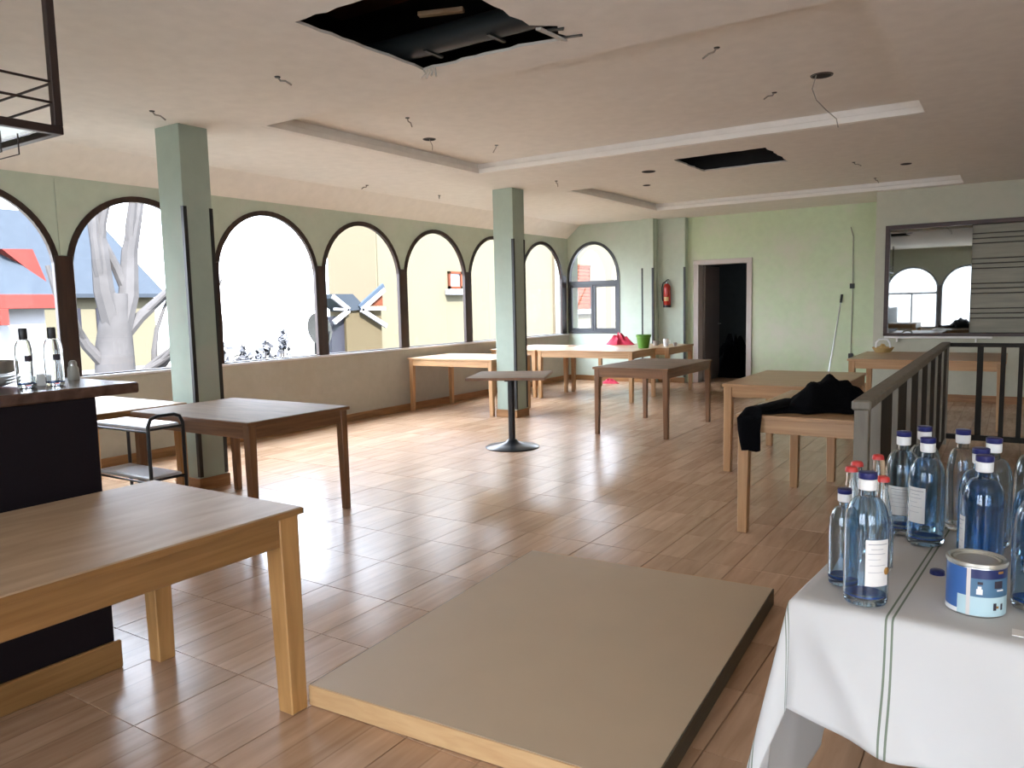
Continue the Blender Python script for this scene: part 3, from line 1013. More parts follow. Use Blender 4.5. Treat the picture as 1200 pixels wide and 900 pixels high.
limb((0.05, .35, 3.3), (0.2, 0.75, 1), 0.10, 2.2, 1)
limb((0.05, .15, 4.4), (0.1, -0.25, 1), 0.17, 2.4, 1)
limb((0.05, .15, 4.2), (0.2, 0.9, 0.9), 0.10, 2.2, 1)
limb((0.05, .1, 3.6), (0.2, 0.9, 0.5), 0.07, 1.4, 1)
limb((0.0, .0, 3.9), (0.1, -0.9, 0.7), 0.09, 1.6, 1)

dish = empty('satellite_dish', (-10, 9.3, -3.2), 0, 'round grey satellite dish on a pole outside the third window', 'dish')
bm = bmesh.new(); lathe_in(bm, [(0, 0), (0.1, .004), (.2, .018), (.3, .045), (.303, .05), (.2, .026), (.1, .012), (0, .008)], 28)
for v in bm.verts: v.co = Matrix.Rotation(PI/2-0.2, 3, 'Y') @ Vector((v.co.x*.95, v.co.y*.9, v.co.z)) + Vector((0, -0.06, 4.30))
obj('reflector', bm, M['x_dish'], dish, smooth=True)
tube('pole', [(-0.06, -0.06, 0), (-0.06, -0.06, 4.25)], 0.03, M['x_dish'], dish)
tube('feed_arm', [(0, -0.06, 4.02), (0.25, -0.06, 4.12), (0.28, -0.06, 4.28)], 0.012, M['x_dish'], dish)

terr = struct_box('ground_terrace', (-14, 6.9, -3.2), (-9.3, 10.2, 0.45), M['x_ground'])
rnd = random.Random(9)
for k, (y, h, r) in enumerate(((7.45, 0.46, 0.18), (7.85, 0.34, 0.17), (8.27, 0.46, 0.18), (8.64, 0.6, 0.15))):
    sh = empty('shrub', (-10.2, y, 0.45), rnd.uniform(0, 3), ('low grey shrub at left end of the terrace outside the third window', 'second small grey shrub along the terrace outside the third window', 'third bushy grey shrub along the terrace outside the third window', 'tallest dark shrub beside the satellite dish outside the third window')[k], 'shrub', 'shrubs on the terrace outside')
    bm = bmesh.new()
    for q in range(60):
        a = rnd.uniform(0, 6.28); e = rnd.uniform(0, 1.4); rr = r*rnd.uniform(.4, 1)
        c = Vector((rr*math.cos(a)*math.cos(e), rr*math.sin(a)*math.cos(e), 0.1+h*math.sin(e)*rnd.uniform(.5, 1)))
        n1 = Vector((rnd.uniform(-1, 1), rnd.uniform(-1, 1), rnd.uniform(-1, 1))).normalized()*.07
        n2 = Vector((rnd.uniform(-1, 1), rnd.uniform(-1, 1), rnd.uniform(-1, 1))).normalized()*.05
        quad(bm, c-n1, c-n2, c+n1, c+n2)
    obj('foliage', bm, M['x_pot'], sh, kind='stuff')
    tube('stem', [(0, 0, 0), (0.02, 0.01, h*0.8)], 0.012, M['x_bark'], sh)
    for q in range(2):
        tube('stalk', [(0, 0.05*q, 0), (0.03, 0.04*q-.03, h+0.35), (0.02, 0.05*q, h+0.75-0.2*q)], [0.012, 0.008, 0.004], M['x_bark'], sh, 6)

# ------------------------------------------------------------------ tables
def table(name, x0, x1, y0, y1, label, wood_='beech', h=0.75, leg=0.07, apron=0.085, top=0.026, over=0.012, group='dining tables around the room'):
    cx, cyy = (x0+x1)/2, (y0+y1)/2
    t = empty(name, (cx, cyy, 0), 0, label, 'table', group)
    w, d = (x1-x0)/2, (y1-y0)/2
    top_o = box('tabletop', (-w, -d, h-top), (w, d, h), [M[wood_+'_top']], t, 0.004)
    # edge band under the veneer
    bm = bmesh.new()
    e = 0.0015
    for lo, hi in (((-w-e, -d-e, h-top+.002), (w+e, -d+.004, h-.004)), ((-w-e, d-.004, h-top+.002), (w+e, d+e, h-.004)),
                   ((-w-e, -d-e, h-top+.002), (-w+.004, d+e, h-.004)), ((w-.004, -d-e, h-top+.002), (w+e, d+e, h-.004))):
        box_in(bm, lo, hi)
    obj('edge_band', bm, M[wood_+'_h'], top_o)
    a, b = w-over, d-over
    z1 = h-top
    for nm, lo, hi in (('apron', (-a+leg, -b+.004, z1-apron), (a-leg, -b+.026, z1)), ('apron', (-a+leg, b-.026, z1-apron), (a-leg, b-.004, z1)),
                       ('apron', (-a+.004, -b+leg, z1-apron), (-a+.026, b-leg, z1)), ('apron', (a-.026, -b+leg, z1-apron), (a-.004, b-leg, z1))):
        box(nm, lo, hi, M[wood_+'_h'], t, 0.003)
    for sx in (-1, 1):
        for sy in (-1, 1):
            bm = bmesh.new()
            vs = box_in(bm, (min(sx*a, sx*(a-leg)), min(sy*b, sy*(b-leg)), 0.0), (max(sx*a, sx*(a-leg)), max(sy*b, sy*(b-leg)), z1), 0.004)
            for v in vs:      # slight taper towards the foot, inner faces only
                k = 1-v.co.z/z1
                if abs(v.co.x) < a-leg*.5: v.co.x += sx*0.012*k
                if abs(v.co.y) < b-leg*.5: v.co.y += sy*0.012*k
            obj('leg', bm, M[wood_], t)
    return t
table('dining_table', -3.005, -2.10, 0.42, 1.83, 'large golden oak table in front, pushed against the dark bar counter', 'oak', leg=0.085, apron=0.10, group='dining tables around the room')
table('dining_table', -5.30, -4.0, 3.08, 3.96, 'dark brown table with glossy top beside the pale green pillar nearest the bar', 'brown', leg=0.06)
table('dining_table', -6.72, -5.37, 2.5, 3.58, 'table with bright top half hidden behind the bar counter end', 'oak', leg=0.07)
table('dining_table', -3.88, -3.0, 7.56, 8.96, 'brown table with slim legs standing free in the middle, before the doorway', 'brown', leg=0.06)
table('dining_table', -7.08, -5.65, 8.17, 9.14, 'light table pushed against the window wall, left of the farther pillar', 'beech', leg=0.065)
table('dining_table', -7.05, -6.2, 10.15, 11.5, 'light table in the far window corner, mostly behind the farther pillar', 'beech', leg=0.065)
table('dining_table', -6.17, -4.56, 10.14, 11.03, 'light table behind the farther pillar, with the green pot on it', 'beech', leg=0.065)
table('dining_table', -6.1, -4.38, 11.08, 12.15, 'farthest light table, with the red cloth and small cups', 'beech', leg=0.065)
table('dining_table', -1.42, -0.615, 4.68, 6.10, 'light oak table with the black garment draped over it', 'beech', leg=0.07)
table('dining_table', -2.04, -1.13, 6.34, 7.75, 'light oak table standing behind the one with black garment', 'beech', leg=0.07)
table('dining_table', -1.59, -0.05, 9.47, 10.85, 'oak table seen beyond the railing, under the serving hatch', 'beech', leg=0.07)

ped = empty('pedestal_table', (-4.26, 6.49, 0), math.radians(24), 'square brown cafe table on single black pedestal with round base', 'table')
bt = box('tabletop', (-0.385, -0.385, 0.722), (0.385, 0.385, 0.75), M['brown_top'], ped, 0.005)
bm = bmesh.new()
for lo, hi in (((-.387, -.387, .724), (.387, -.38, .747)), ((-.387, .38, .724), (.387, .387, .747)), ((-.387, -.387, .724), (-.38, .387, .747)), ((.38, -.387, .724), (.387, .387, .747))):
    box_in(bm, lo, hi)
obj('edge_band', bm, M['brown_h'], bt)
tube('column', [(0, 0, 0.03), (0, 0, 0.71)], 0.035, M['black_metal'], ped, 20)
lathe('base', [(0, 0), (0.27, 0), (0.275, 0.008), (0.26, 0.016), (0.16, 0.035), (0.07, 0.055), (0.045, 0.085), (0.0, 0.085)], M['base_metal'], ped, 40)
bm = bmesh.new()
box_in(bm, (-.25, -.025, .70), (.25, .025, .722), 0.003); box_in(bm, (-.025, -.25, .699), (.025, .25, .721), 0.003)
obj('top_bracket', bm, M['black_metal'], ped)

# ------------------------------------------------------------------ bar counter and rack
bar = empty('bar_counter', (-3.04, 1.63, 0), 0, 'dark aubergine bar counter with thick dark wood top and light wooden plinth', 'counter')
box('front_panel', (-0.06, -4.2, 0.0), (0.0, 0.0, 1.122), M['bar_panel'], bar, 0.004)
box('end_panel', (-0.50, -0.05, 0.0), (-0.06, 0.0, 1.122), M['bar_panel'], bar, 0.004)
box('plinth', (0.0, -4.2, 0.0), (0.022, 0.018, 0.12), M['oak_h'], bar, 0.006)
box('worktop', (-0.56, -4.2, 1.122), (0.015, 0.175, 1.165), M['bar_top'], bar, 0.006)

rack = empty('hanging_rack', (-3.03, 1.56, 2.12), 0, 'dark metal rack with glass shelf hanging from the ceiling over the bar', 'rack')
bm = bmesh.new()
RL, RD = 2.6, 0.82
for x in (0, -RD):
    box_in(bm, (x-0.015, -RL, 0), (x+0.015, 0.015, 0.03), 0.002)
for y in (0, -1.3, -RL):
    box_in(bm, (-RD, y-0.015, 0), (0, y+0.015, 0.03), 0.002)
obj('frame', bm, M['bronze_metal'], rack)
for x in (0, -RD):
    for y in (0, -RL):
        box('post', (x-0.015, y-0.015, 0.03), (x+0.015, y+0.015, ZC-2.12), M['bronze_metal'], rack, 0.002)
for z in (0.115, 0.19):
    for a, b in (((0, 0), (0, -RL)), ((-RD, 0), (-RD, -RL)), ((0, 0), (-RD, 0)), ((0, -RL), (-RD, -RL))):
        tube('guard_rail', [(a[0], a[1], z), (b[0], b[1], z)], 0.005, M['bronze_metal'], rack, 8)
box('glass_shelf', (-RD+.005, -RL+.01, 0.012), (-.005, -.005, 0.02), M['rack_glass'], rack, 0)
for y in (-0.10, -0.16, -0.30, -0.36, -0.5, -0.56):
    tube('glass_hanger', [(-0.09, y, 0.0), (-0.09, y, -0.075), (-0.28, y, -0.075), (-0.28, y, 0.0)], 0.0028, M['bronze_metal'], rack, 6)

# ------------------------------------------------------------------ bottles
def bottle_profile(h, r, rn, t=0.0028):
    """closed wall: outside up, over the lip, inside down"""
    out = [(0, 0.004), (r*0.7, 0.0), (r*0.94, 0.003), (r, 0.014), (r, h*0.56)]
    for k in range(1, 10):
        q = k/9
        out.append((rn + (r-rn)*(math.cos(q*PI/2)**0.78 if q < 1 else 0), h*(0.56 + 0.25*math.sin(q*PI/2))))
    out += [(rn, h*0.84), (rn*0.96, h*0.95), (rn*1.0, h*0.985)]
    inn = [(max(0.001, a-t), b) for a, b in reversed(out[3:])]
    inn[-1] = (r-t*1.6, 0.02)
    return out + inn + [(r*0.6, 0.013), (0, 0.012)]

BOTTLE = 'water bottles on the striped cloth'
def water_bottle(x, y, h, label, r=None, glass='blue_glass', face=None, cap='cap_blue', z=0.757, base=True, band=True):
    r = r or 0.0475*h/0.30
    rn = 0.0155*h/0.30
    t = empty('water_bottle', (x, y, z), 0, label, 'bottle', BOTTLE)
    g_ = lathe('glass', bottle_profile(h, r, rn), M[glass], t, 28)
    if base:
        lathe('thick_base', [(0, 0.0125), (r*0.62, 0.0135), (r*0.90, 0.020), (r*0.90, 0.024), (0, 0.019)], M['base_glass'], t, 24)
    k = h/0.30
    if band:
        lathe('neck_band', [(rn+.0012, h*0.865), (rn+.0035, h*0.87), (rn+.0040, h*0.945), (rn+.0015, h*0.95)], M['white'], t, 20, close=True)
    lathe('cap', [(rn*0.5, h*0.95), (rn+.0035, h*0.95), (rn+.0045, h*0.955), (rn+.0045, h*0.995), (rn+.002, h), (0, h)], M[cap], t, 20)
    if face is not None:
        a0, wd_, z0, z1 = face
        bm = bmesh.new()
        n = 8
        R_ = r+0.0008
        rows = []
        for zz_ in (z0*h, z1*h):
            rows.append([bm.verts.new((R_*math.cos(a0+(q/n-.5)*wd_), R_*math.sin(a0+(q/n-.5)*wd_), zz_)) for q in range(n+1)])
        for q in range(n):
            bm.faces.new((rows[0][q], rows[0][q+1], rows[1][q+1], rows[1][q]))
        lo_ = obj('label', bm, M['label'], t, smooth=True)
        bm = bmesh.new()
        R_ += 0.0006
        for (f0, f1, w0, w1) in ((0.90, 0.915, .1, .9), (0.80, 0.81, .2, .7), (0.70, 0.71, .1, .8), (0.58, 0.588, .1, .6), (0.45, 0.458, .15, .85), (0.3, 0.308, .1, .7)):
            za, zb = (z0+(z1-z0)*f0)*h, (z0+(z1-z0)*f1)*h
            m_ = 5
            ra = [bm.verts.new((R_*math.cos(a0+((w0+(w1-w0)*q/m_)-.5)*wd_), R_*math.sin(a0+((w0+(w1-w0)*q/m_)-.5)*wd_), za)) for q in range(m_+1)]
            rb = [bm.verts.new((R_*math.cos(a0+((w0+(w1-w0)*q/m_)-.5)*wd_), R_*math.sin(a0+((w0+(w1-w0)*q/m_)-.5)*wd_), zb)) for q in range(m_+1)]
            for q in range(m_):
                bm.faces.new((ra[q], ra[q+1], rb[q+1], rb[q]))
        obj('print_lines', bm, M['ink'], lo_)
    return t
toC = lambda x, y: math.atan2(-y, -x)
b1_ = water_bottle(-0.262, 1.853, 0.30, 'large pale blue bottle standing in front at the cloth edge, white label turned right', face=(toC(-.262, 1.853)+0.55, 1.15, 0.17, 0.52))
bm = bmesh.new()
a_ = toC(-.262, 1.853)+1.02
for q in range(1):
    lathe_in(bm, [(0, 0.0), (.0085, 0.0), (.0085, .0012), (0, .0012)], 14)
for v in bm.verts: v.co = Matrix.Rotation(a_, 3, 'Z') @ (Matrix.Rotation(PI/2, 3, 'Y') @ v.co + Vector((0.0484, 0, 0.30*0.28)))
obj('seal', bm, M['amber'], b1_)
water_bottle(-0.325, 1.945, 0.235, 'small half-size blue bottle at the left cloth edge', r=0.0345, face=None)
water_bottle(-0.256, 2.47, 0.30, 'blue bottle behind the red-capped ones, pale label on its front', face=(toC(-.262, 2.45), 1.7, 0.20, 0.48))
water_bottle(-0.187, 2.385, 0.30, 'blue bottle near the cloth stripe, white label on its left side', face=(toC(-.187, 2.385)-0.55, 1.0, 0.22, 0.55))
water_bottle(-0.213, 2.59, 0.30, 'blue bottle mostly hidden behind the one near the cloth stripe')
water_bottle(-0.112, 2.573, 0.30, 'slender clear bottle with blue cap, right of the striped line', r=0.040, glass='clear_glass', base=False)
water_bottle(-0.047, 2.172, 0.30, 'deep blue bottle standing directly behind the paint tin', glass='deep_glass', face=(toC(-.047, 2.172)-1.25, 0.8, 0.12, 0.5))
water_bottle(-0.058, 2.275, 0.30, 'blue bottle with only its cap showing behind the deep blue one', glass='deep_glass')
water_bottle(-0.033, 2.455, 0.30, 'blue bottle in the rear row between slender clear bottle and the rightmost pair', glass='blue_glass')
water_bottle(0.052, 2.33, 0.235, 'short blue bottle to the right behind the deep blue one', r=0.037, glass='deep_glass')
water_bottle(0.062, 2.56, 0.30, 'rearmost blue bottle on the right of the cluster', glass='blue_glass')
water_bottle(0.062, 1.99, 0.30, 'blue bottle at the far right beside the paint tin, small white label', face=(toC(.036, 1.975)-0.30, 0.42, 0.30, 0.42))

def soda_bottle(x, y, h, label):
    t = empty('soda_bottle', (x, y, 0.757), 0, label, 'bottle', 'small red-capped bottles on the cloth')
    out = [(0, .004), (.024, 0), (.028, .008), (.028, h*.42), (.026, h*.52), (.018, h*.72), (.0125, h*.86), (.0125, h*.96)]
    inn = [(a-.0025, b) for a, b in reversed(out[2:])]
    lathe('glass', out + inn + [(0, .010)], M['clear_glass'], t, 22)
    lathe('cap', [(0, h), (.012, h), (.0155, h-.004), (.0165, h-.013), (.013, h-.013), (.0125, h-.002), (0, h-.002)], M['cap_red'], t, 18)
    return t
soda_bottle(-0.350, 2.185, 0.24, 'leftmost of the small clear bottles with red caps')
soda_bottle(-0.348, 2.262, 0.24, 'small red-capped clear bottle just behind the leftmost one')
soda_bottle(-0.312, 2.385, 0.24, 'rearmost small red-capped clear bottle, before the railing')
soda_bottle(-0.262, 2.10, 0.24, 'small red-capped clear bottle close behind the large front bottle')
st = tube('stirring_stick', [(-0.252, 2.14, 0.760), (-0.276, 2.19, 1.02)], 0.006, M['batten'])
tag(st, 'pale wooden stick leaning among the red-capped bottles', 'stick')

tin = empty('paint_tin', (-0.049, 1.925, 0.757), 0, 'blue and pale paint tin with metal rim and lid', 'paint tin')
th, trr = 0.118, 0.057
lathe('body', [(0, 0.002), (trr-.002, 0), (trr, .003), (trr, th-.008), (trr-.001, th-.006)], M['steel'], tin, 40)
a0 = toC(-0.047, 1.925)
def wrap(name, aa, ab, za, zb, m, off=0.0006, par=tin):
    bm = bmesh.new()
    n = max(3, int(abs(ab-aa)/0.12))
    R_ = trr+off
    lo = [bm.verts.new((R_*math.cos(aa+(ab-aa)*q/n), R_*math.sin(aa+(ab-aa)*q/n), za)) for q in range(n+1)]
    hi = [bm.verts.new((R_*math.cos(aa+(ab-aa)*q/n), R_*math.sin(aa+(ab-aa)*q/n), zb)) for q in range(n+1)]
    for q in range(n): bm.faces.new((lo[q], lo[q+1], hi[q+1], hi[q]))
    return obj(name, bm, m, par, smooth=True)
tin_lab = wrap('paper_wrap', a0-2.6, a0-0.32, .012, th-.012, plain('tin_mid_blue', (0.045, 0.13, 0.36), 0.35, vary=0.1))
wrap('paper_wrap', a0-0.32, a0+2.6, .072, th-.012, plain('tin_navy', (0.012, 0.022, 0.10), 0.35, vary=0.1))
wrap('paper_wrap', a0-0.32, a0+2.6, .040, .086, plain('tin_slate_blue', (0.07, 0.16, 0.26), 0.35, vary=0.1), 0.0009)
wrap('paper_wrap', a0-0.62, a0+2.6, .004, .046, plain('tin_pale_aqua', (0.44, 0.60, 0.64), 0.35, vary=0.05), 0.0012)
wrap('paper_wrap', a0-2.6, a0-0.62, .003, .013, M['white'], 0.0012)
wrap('seam_strip', a0-0.30, a0-0.17, .004, th-.010, plain('tin_seam', (0.62, 0.58, 0.55), 0.35), 0.0016)
for aa, ab, za, zb, mm in ((0.02, 0.22, .052, .064, 'white'), (0.06, 0.18, .064, .070, 'white'), (0.05, 0.22, .074, .080, 'label_dark'), (0.62, 0.95, .066, .082, 'label_dark'), (0.72, 1.0, .060, .063, 'white'),
                            (0.60, 0.72, .018, .034, 'label_dark'), (0.72, 0.82, .022, .027, 'amber'), (0.9, 1.0, .018, .032, 'label_dark'), (0.75, 0.98, .098, .103, 'amber')):
    wrap('printed_mark', a0+aa, a0+ab, za, zb, M[mm], 0.0020)
lathe('lid', [(0, th-.006), (.041, th-.006), (.043, th-.003), (.046, th-.003), (.048, th-.010), (.050, th-.003), (.055, th), (.059, th-.001), (.0595, th-.008), (.057, th-.010), (0, th-.012)], M['tin_lid'], tin, 40)
lc = lathe('bottle_cap', [(0, .011), (.014, .011), (.0165, .009), (.0170, 0), (.0155, 0), (.015, .008), (0, .009)], M['cap_blue'], None, 20, loc=(-0.137, 2.125, 0.757))
tag(lc, 'loose dark blue cap lying left of the paint tin', 'cap')
pp = box('paper_scrap', (0.02, 1.80, 0.7575), (0.075, 1.835, 0.7595), M['label'], None, 0)
tag(pp, 'small white paper scrap at the front edge of the cloth', 'paper')

# ------------------------------------------------------------------ bottle table and tablecloth
ANG = math.radians(-4.2)
bt_t = empty('serving_table', (-0.405, 1.80, 0), ANG, 'table hidden under the green-striped white cloth', 'table')
TW, TDp = 1.15, 0.95
box('tabletop', (0.012, 0.012, 0.72), (TW-0.012, TDp-0.012, 0.75), M['oak_top'], bt_t, 0.004)
tube('column', [(TW/2, TDp/2, 0.03), (TW/2, TDp/2, 0.72)], 0.04, M['black_metal'], bt_t, 18)
lathe('base', [(0, 0), (0.27, 0), (0.275, 0.008), (0.16, 0.035), (0.05, 0.06), (0, 0.06)], M['base_metal'], bt_t, 36, c=(TW/2, TDp/2, 0))

def cloth_material():
    m, n, l, b = nodes('striped_cloth')
    b.inputs['Roughness'].default_value = 0.85
    b.inputs['Specular IOR Level'].default_value = 0.2
    uv = n.new('ShaderNodeUVMap')
    sp = n.new('ShaderNodeSeparateXYZ')
    l.new(uv.outputs[0], sp.inputs[0])
    acc = None
    def mth(op, a, v):
        k = n.new('ShaderNodeMath'); k.operation = op
        for i, x in enumerate((a, v)):
            if isinstance(x, (int, float)): k.inputs[i].default_value = x
            else: l.new(x, k.inputs[i])
        return k.outputs[0]
    for axis, pos, wd_ in (('X', 0.198, 0.0023), ('X', 0.211, 0.0023), ('X', -0.020, 0.0030), ('X', -0.036, 0.0030),
                           ('X', -0.27, 0.006), ('X', -0.30, 0.006), ('X', 0.80, 0.0023), ('X', 0.813, 0.0023)):
        s = mth('LESS_THAN', mth('ABSOLUTE', mth('SUBTRACT', sp.outputs[axis], pos), 0), wd_)
        acc = s if acc is None else mth('MAXIMUM', acc, s)
    mx = n.new('ShaderNodeMix'); mx.data_type = 'RGBA'
    l.new(acc, mx.inputs[0])
    mx.inputs[6].default_value = (0.545, 0.545, 0.53, 1)
    mx.inputs[7].default_value = (0.17, 0.205, 0.155, 1)
    l.new(mx.outputs[2], b.inputs['Base Color'])
    tc = n.new('ShaderNodeTexCoord')
    nz = n.new('ShaderNodeTexNoise'); nz.inputs['Scale'].default_value = 12
    l.new(tc.outputs['Object'], nz.inputs['Vector'])
    bp = n.new('ShaderNodeBump'); bp.inputs['Strength'].default_value = 0.12; bp.inputs['Distance'].default_value = 0.01
    l.new(nz.outputs[0], bp.inputs['Height']); l.new(bp.outputs[0], b.inputs['Normal'])
    return m
M['cloth'] = cloth_material()
def cloth_point(a, b):
    """flat cloth coordinates (a along the near edge, b away from the camera) -> draped point in table coordinates"""
    z0 = 0.756
    if a >= 0 and b >= 0:
        return Vector((a, b, z0))
    rr = 0.012
    def hang(s):        # distance over the edge -> (outward, down), rounded edge then nearly straight
        if s < rr*PI/2:
            q = s/rr
            return rr*math.sin(q), rr*(1-math.cos(q))
        s2 = s-rr*PI/2
        return rr + 0.10*s2, rr + s2*0.995
    if a >= 0:
        o_, dn = hang(-b)
        wv = 0.022*math.sin(a*9+0.6)*min(1, -b/0.25)
        fo = 0.035*math.exp(-((a-0.05+0.55*b)/0.05)**2)*min(1, -b/0.1) + 0.02*math.exp(-((a-0.42+0.3*b)/0.07)**2)*min(1, -b/0.12)
        return Vector((a + 0.02*math.sin(a*7)*(-b), -o_-max(0, wv)-fo, z0-dn))
    if b >= 0:
        o_, dn = hang(-a)
        wv = 0.02*math.sin(b*10+1)*min(1, -a/0.25)
        return Vector((-o_-max(0, wv), b, z0-dn))
    r = math.hypot(a, b)
    th_ = math.atan2(-a, -b)          # 0 along the near skirt, 90 deg along the side skirt
    o_, dn = hang(r)
    s = math.sin(2*th_)
    out = o_ + 0.13*r*s**1.5
    dn2 = math.sqrt(max(0.01, 1-(0.22*s**1.5)**2))*dn
    dirn = Vector((-math.sin(th_), -math.cos(th_)))
    # the quarter circle folds into one cone along the diagonal
    return Vector((dirn.x*out, dirn.y*out, z0-dn2))
bm = bmesh.new()
uvl = bm.loops.layers.uv.new('UVMap')
A = [-0.66+0.02*k for k in range(int((TW+0.66)/0.02)+1)] + [TW]
NB = 60
grid = {}
cuv = {}
def near_len(a):       # how far the cloth hangs over the near edge
    if a < 0: return 0.258
    return 0.258 + 0.095*min(1, a/0.6)
BACK = TDp
for i, a in enumerate(A):
    b0 = -near_len(a) if a >= 0 else -(0.258 + 0.14*min(1, -a/0.3))
    for j in range(NB+1):
        q = j/NB
        b = b0 + (0-b0)*(q/0.4) if q < 0.4 else BACK*(q-0.4)/0.6
        grid[i, j] = bm.verts.new(cloth_point(a, b))
        cuv[grid[i, j]] = (a, b)
for i in range(len(A)-1):
    for j in range(NB):
        f = bm.faces.new((grid[i, j], grid[i+1, j], grid[i+1, j+1], grid[i, j+1]))
        f.smooth = True
        for lp in f.loops: lp[uvl].uv = cuv[lp.vert]
me = bpy.data.meshes.new('tablecloth')
bm.normal_update()
bm.to_mesh(me); bm.free()
cl = link_mesh('tablecloth', me, M['cloth'], None)
cl.location = (-0.405, 1.80, 0)
cl.rotation_euler = (0, 0, ANG)
so_ = cl.modifiers.new('thickness', 'SOLIDIFY'); so_.thickness = 0.0015; so_.offset = -1
tag(cl, 'white cloth with thin green double stripes draped over the bottle table', 'tablecloth')

# ------------------------------------------------------------------ board on the floor
bd = empty('loose_tabletop', (-1.515, 2.73, 0), math.radians(3.2), 'thick tan loose tabletop lying flat on the floor in front', 'board')
box('slab', (-0.650, -0.86, 0.004), (0.650, 0.86, 0.080), M['board_top'], bd, 0.002)
box('edge_strip', (-0.652, -0.866, 0.003), (0.652, -0.858, 0.0785), M['board_edge'], bd, 0.001)
box('edge_strip', (-0.652, 0.858, 0.003), (0.652, 0.866, 0.0785), M['board_edge'], bd, 0.001)
box('edge_strip', (0.648, -0.858, 0.003), (0.655, 0.858, 0.0785), M['board_shade'], bd, 0.001)
box('edge_strip', (-0.655, -0.858, 0.003), (-0.648, 0.858, 0.0785), M['board_shade'], bd, 0.001)

# ------------------------------------------------------------------ railing
rl = empty('railing', (-0.545, 3.65, 0), 0, 'grey brown wooden railing of upright boards turning a corner behind the bottles', 'railing')
box('post', (-0.03, -0.03, 0), (0.03, 0.03, 0.985), M['rail'], rl, 0.004)
box('post', (-0.03, 4.82, 0), (0.03, 4.88, 0.985), M['rail'], rl, 0.004)
box('handrail', (-0.04, -0.045, 0.955), (0.04, 4.89, 1.0), M['rail'], rl, 0.008)
box('bottom_rail', (-0.02, 0.03, 0.06), (0.02, 4.82, 0.11), M['rail_shade'], rl, 0.004)
for k in range(7):
    y = 0.40 + k*0.655
    bo = box('slat', (-0.022, y, 0.11), (0.022, y+0.42, 0.955), M['rail_shade'], rl, 0.003)
    box('lit_edge_strip', (-0.024, y-0.006, 0.11), (0.024, y, 0.955), M['rail'], bo, 0.001)  # paler strip painting the light on each board's near edge
box('handrail', (0.03, 4.82, 0.955), (2.6, 4.88, 0.992), M['rail_shade'], rl, 0.006)
box('bottom_rail', (0.03, 4.83, 0.06), (2.6, 4.87, 0.11), M['rail_shade'], rl, 0.004)
for k, (x, wdt) in enumerate(((0.29, 0.05), (0.475, 0.04), (0.615, 0.04), (0.80, 0.04), (0.98, 0.04), (1.16, 0.04), (1.34, .04), (1.52, .04), (1.7, .04))):
    box('baluster', (x-wdt/2, 4.83, 0.11), (x+wdt/2, 4.87, 0.957), M['rail_shade'], rl, 0.003)

# ------------------------------------------------------------------ black garment on the oak table
bm = bmesh.new()
rnd = random.Random(12)
import itertools
NX, NY = 34, 16
V = {}
for i in range(NX+1):
    for j in range(NY+1):
        u, v = i/NX, j/NY
        # spine runs from the near left corner to the right, folded into a heap
        x = -1.30 + 0.62*u
        y = 4.80 + 0.10*math.sin(u*3) + 0.30*(u**0.7)*0.9
        half = 0.07 + 0.16*math.sin(PI*min(1, u*1.0))**0.8 + 0.03*math.sin(u*17)
        yy = y + (v-0.5)*2*half
        hump = 0.165*math.exp(-((u-0.56)/0.15)**2) + 0.085*math.exp(-((u-0.36)/0.10)**2) + 0.10*math.exp(-((u-0.77)/0.11)**2) + 0.06*math.exp(-((u-0.93)/0.05)**2)
        prof = max(0.0, 1-(abs(v-0.5)*2)**2.2)
        z = 0.752 + 0.008 + (0.03 + hump)*prof + 0.012*math.sin(u*40+v*9)*prof + 0.01*math.sin(v*25+u*13)*prof
        V[i, j] = bm.verts.new((x, yy, z))
for i in range(NX):
    for j in range(NY):
        bm.faces.new((V[i, j], V[i+1, j], V[i+1, j+1], V[i, j+1])).smooth = True
gar = obj('black_garment', bm, M['dark_cloth'], None, smooth=True)
# sleeve hanging over the near left corner
bm = bmesh.new()
pth = [(-1.16, 5.0, 0.80), (-1.24, 4.84, 0.785), (-1.315, 4.70, 0.775), (-1.325, 4.645, 0.735), (-1.325, 4.640, 0.66), (-1.318, 4.640, 0.59), (-1.312, 4.640, 0.535)]
wdh = [0.10, 0.085, 0.08, 0.075, 0.07, 0.065, 0.058]
rings = []
for k, (p_, wv) in enumerate(zip(pth, wdh)):
    p_ = Vector(p_)
    ring = []
    for t in range(14):
        a = t*2*PI/14
        if k < 3: off = Vector((wv*math.cos(a)*0.8, -wv*math.cos(a)*0.45, 0.022*math.sin(a)))
        else: off = Vector((wv*math.cos(a), 0.016*math.sin(a)+.006*math.sin(3*a+k), 0.004*math.cos(3*a)))
        ring.append(bm.verts.new(p_+off))
    rings.append(ring)
for a, b in zip(rings[:-1], rings[1:]):
    for t in range(14): bm.faces.new((a[t], a[(t+1) % 14], b[(t+1) % 14], b[t])).smooth = True
bm.faces.new(rings[0]); bm.faces.new(rings[-1])
obj('sleeve', bm, M['dark_cloth'], gar, smooth=True)
sm = gar.modifiers.new('thick', 'SOLIDIFY'); sm.thickness = 0.012; sm.offset = -1
tag(gar, 'crumpled black garment with one sleeve hanging over the table corner', 'garment')

